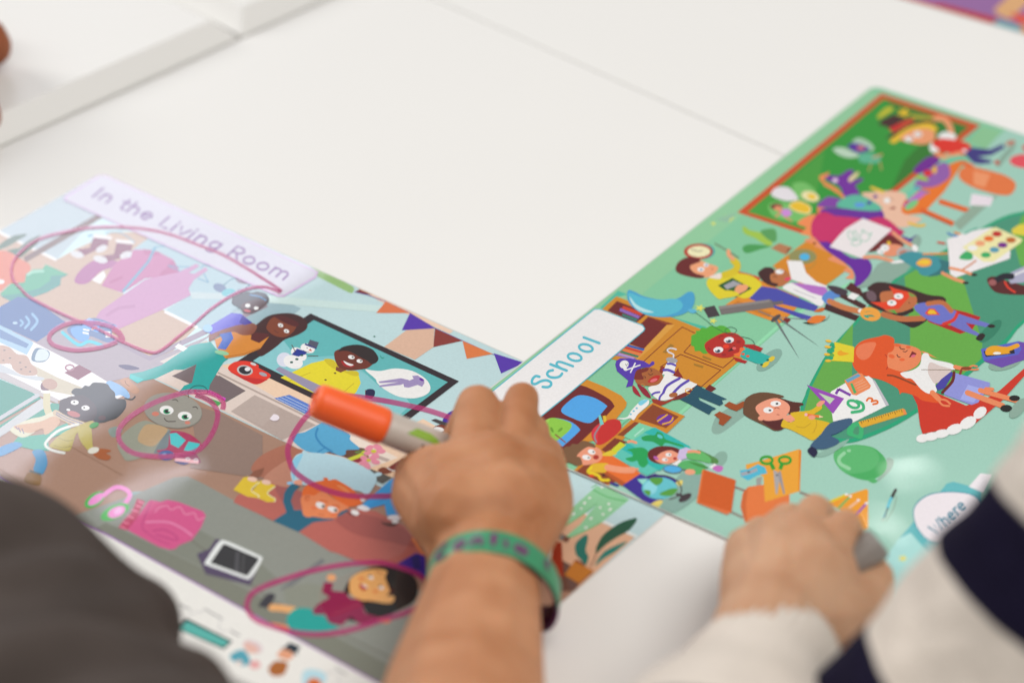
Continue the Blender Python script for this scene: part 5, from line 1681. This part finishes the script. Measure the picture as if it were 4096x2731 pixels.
# --- child in the middle: bare forearm, fist round the marker
p1 = empty('person', PD(1110, 1200, 0), 'bare forearm and fist gripping the orange marker, green rubber band on the wrist', 'person')
hand1 = [
 ch((1050, 1900, 6.6, 4.3), (1066, 1600, 4.2, 3.4), (1097, 1430, 3.3, 2.80), (1116, 1330, 2.95, 2.45), (1118, 1260, 3.0, 2.45)),
 ch((1118, 1270, 2.8, 2.60), (1060, 1170, 3.8, 2.2), (1010, 1110, 3.4, 1.9)),
 ch((1118, 1270, 2.8, 2.55), (1125, 1160, 3.9, 2.35), (1115, 1075, 4.1, 1.7)),
 ch((1120, 1270, 2.8, 2.50), (1180, 1170, 3.5, 2.25), (1185, 1080, 3.8, 1.65)),
 ch((1130, 1265, 2.8, 2.35), (1222, 1150, 2.9, 1.95), (1225, 1075, 3.0, 1.6)),
 ch((1060, 1180, 4.0, 2.2), (1150, 1170, 4.0, 2.3), (1210, 1160, 3.2, 2.0)),
 ch((1040, 1110, 4.0, 1.9), (1130, 1085, 4.3, 1.95), (1215, 1100, 3.4, 1.75)),
 # index: knuckle, over the top, down to the pen
 ch((1085, 1045, 4.6, 1.2), (1097, 932, 4.8, 1.04), (1068, 985, 3.6, .90), (1040, 1035, 2.6, .82)),
 # middle
 ch((1175, 1035, 4.2, 1.1), (1199, 916, 4.5, .84), (1160, 1000, 2.6, .80), (1120, 1060, 1.6, .72)),
 # ring and little finger folded below
 ch((1215, 1055, 3.6, 1.20), (1222, 990, 3.4, .85), (1190, 1060, 1.6, .76), (1140, 1090, 1.1, .7)),
 ch((1245, 1085, 2.9, 1.15), (1256, 1040, 2.4, .80), (1220, 1100, 1.2, .70), (1180, 1120, .9, .62)),
 # thumb, base at the left side of the palm, closing on the pen from below
 ch((1030, 1190, 3.4, 1.8), (965, 1135, 3.0, 1.38), (958, 1092, 2.8, 1.10), (990, 1062, 2.2, .92), (1035, 1058, 1.7, .8)),
]
fuse('arm_and_hand', hand1, M_SKIN1, p1)
# wristband
def ribbon_frames(ctrl, n):
    """closed smooth loop through control points"""
    m = len(ctrl); out = []
    for i in range(n):
        t = i/n*m; k = int(t); f = t-k
        p = [ctrl[(k+j) % m] for j in (-1, 0, 1, 2)]
        out.append(.5*((2*p[1])+(-p[0]+p[2])*f+(2*p[0]-5*p[1]+4*p[2]-p[3])*f*f+(-p[0]+3*p[1]-3*p[2]+p[3])*f*f*f))
    return out
fa = (PD(1068, 1900, 9)-PD(1118, 1260, 3.9)).normalized()
band_c = [PD(*q) for q in ((981, 1352, 2.6), (990, 1300, 3.9), (1025, 1264, 5.0), (1070, 1246, 5.5), (1118, 1242, 5.7), (1170, 1250, 5.5), (1222, 1275, 5.0), (1266, 1318, 3.9),
                              (1284, 1372, 2.6), (1264, 1420, 1.4), (1195, 1418, .45), (1115, 1408, .28), (1040, 1398, .5), (995, 1385, 1.3))]
NB = 220
loop = ribbon_frames(band_c, NB)
cen = sum(loop, Vector())/NB
# the ring's own axis, mostly along the forearm
nrm = Vector()
for i in range(NB): nrm += (loop[i]-cen).cross(loop[(i+1) % NB]-cen)
nrm.normalize()
if nrm.dot(fa) < 0: nrm = -nrm
bax = (nrm*.75+fa*.5).normalized()
def band_point(i, v, lift=0.0):
    """i along the loop (float index), v across in metres from the centre line"""
    k = int(math.floor(i)) % NB; f = i-math.floor(i)
    p = loop[k].lerp(loop[(k+1) % NB], f)
    tg = (loop[(k+2) % NB]-loop[k-1]).normalized()
    a = (bax-tg*bax.dot(tg)).normalized(); o = a.cross(tg)
    if o.dot(p-cen) < 0: o = -o
    return p+a*v+o*lift
HW, TH = .0068, .0011
def band_mesh(name, off0, off1, hw, material, parent):
    bm = bmesh.new(); rr = []
    prof = [(-hw, off0), (-hw*.96, off1*.6), (-hw*.85, off1), (0, off1*1.08), (hw*.85, off1), (hw*.96, off1*.6), (hw, off0)]
    for i in range(NB): rr.append([bm.verts.new(band_point(i, v, l)) for v, l in prof])
    for i in range(NB):
        a, b = rr[i], rr[(i+1) % NB]
        for k in range(len(prof)): bm.faces.new((a[k], a[(k+1) % len(prof)], b[(k+1) % len(prof)], b[k]))
    bmesh.ops.recalc_face_normals(bm, faces=bm.faces)
    me = bpy.data.meshes.new(name); bm.to_mesh(me); bm.free()
    for p in me.polygons: p.use_smooth = True
    me.materials.append(material)
    return link(bpy.data.objects.new(name, me), parent)
def band_skin(name):
    m, nt, b = mat(name)   # green silicone that turns purple round the back
    a = nt.nodes.new('ShaderNodeAttribute'); a.attribute_name = 'ink'; nt.links.new(a.outputs['Color'], b.inputs['Base Color'])
    b.inputs['Roughness'].default_value = .42
    return m
M_BAND = band_skin('two-tone silicone')
wb = band_mesh('wristband', -TH/2, TH/2, HW, M_BAND, p1)
at = wb.data.attributes.new('ink', 'FLOAT_COLOR', 'POINT')
gcol, pcol = (.042, .285, .135), (.115, .018, .10)
npf = 7
for i in range(NB):
    u = i/NB*14        # control index: green between ~0.2 and ~8
    g = max(0, min(1, (u+.15)/.5))*max(0, min(1, (8.35-u)/.6))
    for k in range(npf):
        gg = g if 1 <= k <= 5 else 0
        at.data[i*npf+k].color = (*[pcol[j]+(gcol[j]-pcol[j])*gg for j in range(3)], 1)
inner = band_mesh('band_lining', -TH*1.3, -TH*.55, HW*.98, simple('dark purple silicone', (.06, .008, .045), .4), wb)
wb['label'] = 'green rubber wristband with purple lettering and purple lining'
# lettering Confia !
bm = bmesh.new(); M_LET = simple('purple lettering', (.17, .014, .14), .6)
def letter(txt, i0, i1, h, base, wd):
    adv = sum(GL[c][0]+.22 for c in txt); x = 0
    for c in txt:
        ad, st = GL[c]
        for s_ in st:
            for q in strip([((x+u)/adv, v*h+base) for u, v in s_], 1) if False else []: pass
            pts = [((i0+(i1-i0)*(x+u)/adv), base-v*h) for u, v in s_]
            unit = (loop[int((i0+i1)/2)]-loop[int((i0+i1)/2)+1]).length
            pm = [(a*unit, b) for a, b in pts]
            if len(pm) > 2: pm = smooth_pts(pm, False, 3) if c in 'Cofan' else pm
            for q in strip(pm, wd):
                vs = [bm.verts.new(band_point(a/unit, b, TH*.54+.00045)) for a, b in q]
                try: bm.faces.new(vs)
                except ValueError: pass
        x += ad+.22
letter('Confia !', 24, 110, .0068, .0034, .0018)
bmesh.ops.recalc_face_normals(bm, faces=bm.faces)
me = bpy.data.meshes.new('lettering'); bm.to_mesh(me); bm.free(); me.materials.append(M_LET)
so = link(bpy.data.objects.new('lettering', me), wb)

# --- child at the right: hand with grey marker, cream and navy sweater
p2 = empty('person', PD(1830, 1350, 0), 'cream and navy striped knit sweater, hand writing with a grey marker at the lower right', 'person')
def c2(x, y): return ((2600+x/1.572)/1.741497, (1850+y/1.572)/1.741497)
def ch2(*a): return [(PD(*c2(x, y), z), r/100) for x, y, z, r in a]
hand2 = [
 ch2((560, 1700, 7.0, 2.9), (690, 1300, 5.2, 2.6), (745, 1050, 4.4, 2.35), (780, 930, 4.1, 2.3)),
 ch2((770, 950, 4.1, 2.3), (690, 740, 3.6, 1.75), (640, 560, 3.0, 1.25)),
 ch2((800, 950, 4.2, 2.3), (830, 720, 4.2, 2.0), (800, 500, 3.9, 1.35)),
 ch2((840, 950, 4.2, 2.2), (980, 720, 4.3, 2.0), (940, 480, 4.3, 1.35)),
 ch2((880, 960, 4.1, 2.1), (1080, 730, 4.0, 1.65), (1120, 540, 4.3, 1.0)),
 ch2((1140, 520, 4.4, 1.0), (1225, 392, 4.7, .76), (1250, 440, 3.5, .72), (1270, 530, 2.2, .72)),      # index
 ch2((950, 480, 4.2, 1.10), (1032, 286, 4.5, .68), (1072, 300, 3.3, .62), (1130, 400, 1.8, .66)),           # middle
 ch2((800, 470, 3.8, 1.10), (860, 345, 3.4, .70), (960, 350, 2.0, .62), (1050, 420, 1.2, .58)),            # ring
 ch2((660, 540, 3.0, 1.00), (690, 425, 2.5, .68), (800, 420, 1.3, .58), (900, 460, .9, .52)),              # little
 ch2((900, 980, 3.9, 2.0), (1110, 960, 3.5, 1.7), (1285, 895, 3.2, 1.25), (1392, 800, 3.1, .90), (1438, 715, 3.0, .70), (1415, 660, 2.6, .60), (1370, 640, 2.1, .54)),  # thumb
]
fuse('arm_and_hand', hand2, M_SKIN2, p2, .0010, 8)
def knit(name):
    m, nt, b = mat(name)
    a = nt.nodes.new('ShaderNodeAttribute'); a.attribute_name = 'ink'
    n = nt.nodes.new('ShaderNodeTexNoise'); n.inputs['Scale'].default_value = 260; n.inputs['Detail'].default_value = 3
    n2 = nt.nodes.new('ShaderNodeTexNoise'); n2.inputs['Scale'].default_value = 40; n2.inputs['Detail'].default_value = 3
    tc = nt.nodes.new('ShaderNodeTexCoord'); nt.links.new(tc.outputs['Object'], n.inputs['Vector']); nt.links.new(tc.outputs['Object'], n2.inputs['Vector'])
    mr = nt.nodes.new('ShaderNodeMapRange'); mr.inputs['To Min'].default_value = .86; mr.inputs['To Max'].default_value = 1.14
    nt.links.new(n2.outputs['Fac'], mr.inputs['Value'])
    vm = nt.nodes.new('ShaderNodeVectorMath'); vm.operation = 'SCALE'; nt.links.new(a.outputs['Color'], vm.inputs[0]); nt.links.new(mr.outputs[0], vm.inputs['Scale'])
    nt.links.new(vm.outputs[0], b.inputs['Base Color'])
    b.inputs['Roughness'].default_value = .95; b.inputs['Specular IOR Level'].default_value = .1; b.inputs['Sheen Weight'].default_value = 0
    bp = nt.nodes.new('ShaderNodeBump'); bp.inputs['Strength'].default_value = .7; bp.inputs['Distance'].default_value = .0012
    nt.links.new(n.outputs['Fac'], bp.inputs['Height']); nt.links.new(bp.outputs['Normal'], b.inputs['Normal'])
    return m
M_KNIT = knit('knitted wool')
CREAM, NAVY = (.66, .595, .53), (.009, .007, .022)
def tube(name, pts, colour, material, parent, n=190, m=170, ribs=None, fold=.002, wall=.003, flat=1.0, seed=0, hem=None):
    """open sleeve lofted along points [(P, r)]; colour(s) of distance s along it"""
    P_ = [p for p, r in pts]; R_ = [r for p, r in pts]
    cps = smooth3(P_, R_, m)
    L = [0]
    for a, b in zip(cps, cps[1:]): L.append(L[-1]+(b[0]-a[0]).length)
    V, F, C_ = [], [], []
    up = Vector((0, 0, 1)); rings_ = []
    for lay in (0, 1):
        for i, (c, r) in enumerate(cps):
            t = (cps[min(i+1, m)][0]-cps[max(i-1, 0)][0]).normalized()
            x = t.cross(up).normalized(); y = x.cross(t)
            for k in range(n):
                a = 2*math.pi*k/n; dirv = x*math.cos(a)+y*math.sin(a)*flat
                nz = mnoise.noise((c+dirv*r)*26+Vector((seed, 0, 0)))*fold+mnoise.noise((c+dirv*r)*70+Vector((0, seed, 0)))*fold*.35
                rb = math.cos(k*n/2.0*0+a*38)*.0005*ribs(L[i]) if ribs else 0
                hm = hem(L[i]) if hem else 0
                V.append(c+dirv*(r+nz+rb+hm-(wall if lay else 0)))
                C_.append(colour(L[i], L[-1]))
    N = (m+1)*n
    for i in range(m):
        for k in range(n):
            a, b, c_, d = i*n+k, i*n+(k+1) % n, (i+1)*n+(k+1) % n, (i+1)*n+k
            F.append((a, b, c_, d)); F.append((N+d, N+c_, N+b, N+a))
    for k in range(n):
        F.append((k, N+k, N+(k+1) % n, (k+1) % n)); e = m*n; F.append((e+k, e+(k+1) % n, N+e+(k+1) % n, N+e+k))
    me = bpy.data.meshes.new(name); me.from_pydata([tuple(v) for v in V], [], F)
    at = me.attributes.new('ink', 'FLOAT_COLOR', 'POINT')
    for i, c in enumerate(C_): at.data[i].color = (*c, 1)
    for p in me.polygons: p.use_smooth = True
    me.materials.append(material)
    return link(bpy.data.objects.new(name, me), parent)
def smooth3(P_, R_, m):
    n = len(P_)-1; out = []
    for j in range(m+1):
        t = j/m*n; k = min(int(t), n-1); f = t-k
        i0, i1, i2, i3 = max(k-1, 0), k, k+1, min(k+2, n)
        h = lambda a, b, c, d: .5*((2*b)+(-a+c)*f+(2*a-5*b+4*c-d)*f*f+(-a+3*b-3*c+d)*f*f*f)
        out.append((h(P_[i0], P_[i1], P_[i2], P_[i3]), h(R_[i0], R_[i1], R_[i2], R_[i3])))
    return out
def stripes(bands):
    def f(s, L):
        for e, c in bands:
            if s < e: return c
        return bands[-1][1]
    return f
# cuff over the writing hand's wrist
cf = ch2((782, 1215, 3.9, 2.7), (735, 1330, 4.4, 3.0), (640, 1480, 5.2, 3.2), (560, 1680, 6.4, 3.6), (380, 1950, 8.5, 4.2), (150, 2500, 11.0, 4.6))
tube('cuff_sleeve', cf, stripes([(.16, CREAM), (.20, NAVY), (9, CREAM)]), M_KNIT, p2, ribs=lambda s: 1.0 if s < .03 else .25, fold=.0015, seed=3,
     hem=lambda s: -.0015*max(0, 1-abs(s-.004)/.004))
# the other sleeve, nearer the lens, running from the upper right down to the left
sl = ch2((1230, 1970, 5.0, 3.3), (1565, 1670, 7.0, 3.6), (1910, 1385, 9.0, 3.85), (2250, 1025, 11.2, 3.95), (2595, 620, 13.8, 4.0), (3035, 80, 17.0, 4.1))
tube('near_sleeve', sl, stripes([(.013, CREAM), (.046, NAVY), (.094, CREAM), (.128, NAVY), (.19, CREAM), (.22, NAVY), (9, CREAM)]), M_KNIT, p2, fold=.004, seed=9)
# --- person leaning in at the lower left: dark grey cotton sleeve
p3 = empty('person', PD(150, 1450, 0), 'dark brown-grey crumpled cotton sleeve leaning over the lower left corner', 'person')
fuse('arm_and_hand', [ch((-350, 1560, 7, 2.6), (100, 1760, 7, 2.4), (500, 1990, 7, 2.2), (760, 2140, 6, 2.0))], M_SKIN3, p3, .002)
M_COTTON = simple('dark cotton jersey', (.066, .052, .046), .9, (300, .4, .0008), .2, .42, 17)  # strong mottling puts light and dark of the folds into the colour
def wrinkle(me):
    nr = [v.normal.copy() for v in me.vertices]
    for v, nv in zip(me.vertices, nr):
        c = v.co; a = c.x*.75+c.y*.66; b = -c.x*.66+c.y*.75     # folds run down the sleeve
        q = Vector((a*6+mnoise.noise(c*14)*.5, b*24+mnoise.noise(c*11)*1.2, c.z*14))
        d = (1-abs(mnoise.noise(q))*2.4)*.017+mnoise.noise(q*.45)*.010
        v.co = c+nv*(d-.006)
    bm = bmesh.new(); bm.from_mesh(me)
    for _ in range(24): bmesh.ops.smooth_vert(bm, verts=bm.verts, factor=.5, use_axis_x=True, use_axis_y=True, use_axis_z=True)
    bm.to_mesh(me); bm.free()
fuse('sleeve', [ch((-300, 1395, 7.5, 5.3), (-60, 1398, 7.5, 5.1), (80, 1458, 7, 4.5), (180, 1505, 6.5, 3.9)),
                ch((180, 1505, 6.5, 3.7), (262, 1445, 6.0, 2.4)), ch((80, 1580, 8, 5.0), (292, 1680, 7.5, 3.9), (498, 1830, 7.5, 4.0), (700, 1972, 7.5, 4.0)),
                ch((-300, 1700, 9, 6), (80, 1780, 9, 6), (400, 1900, 9, 5.5))], M_COTTON, p3, .003, 8, wrinkle)
# --- someone at the upper left edge
p4 = empty('person', P(-60, 200, 0), 'blurred brown hand just reaching into the upper left edge of the picture', 'person')
def ch4(*a): return [(P(x+24, y, z/100-.030), r/100) for x, y, z, r in a]
fuse('arm_and_hand', [ch4((-800, 200, 8, 3.2), (-520, 210, 7, 3.0), (-330, 220, 6.5, 2.6)),
   ch4((-330, 180, 6.5, 2.2), (-190, 140, 6.8, 1.5), (-85, 160, 6.4, 1.42), (-62, 185, 5.9, 1.3)),
   ch4((-330, 250, 6.5, 2.2), (-200, 300, 6.2, 1.2), (-118, 380, 5.2, 1.05), (-80, 470, 4.2, .95)),
   ch4((-330, 280, 6.2, 2.2), (-260, 400, 5.2, 1.1), (-200, 480, 4.4, .95), (-160, 540, 3.6, .85)),
   ch4((-350, 300, 6.0, 2.2), (-320, 440, 5.0, 1.0), (-280, 530, 4.0, .85), (-240, 580, 3.2, .75)),
   ch4((-340, 160, 6.5, 2.0), (-300, 60, 6.5, 1.1), (-230, 20, 6.4, .9), (-180, 30, 6.2, .85))], M_SKIN3, p4, .0018)
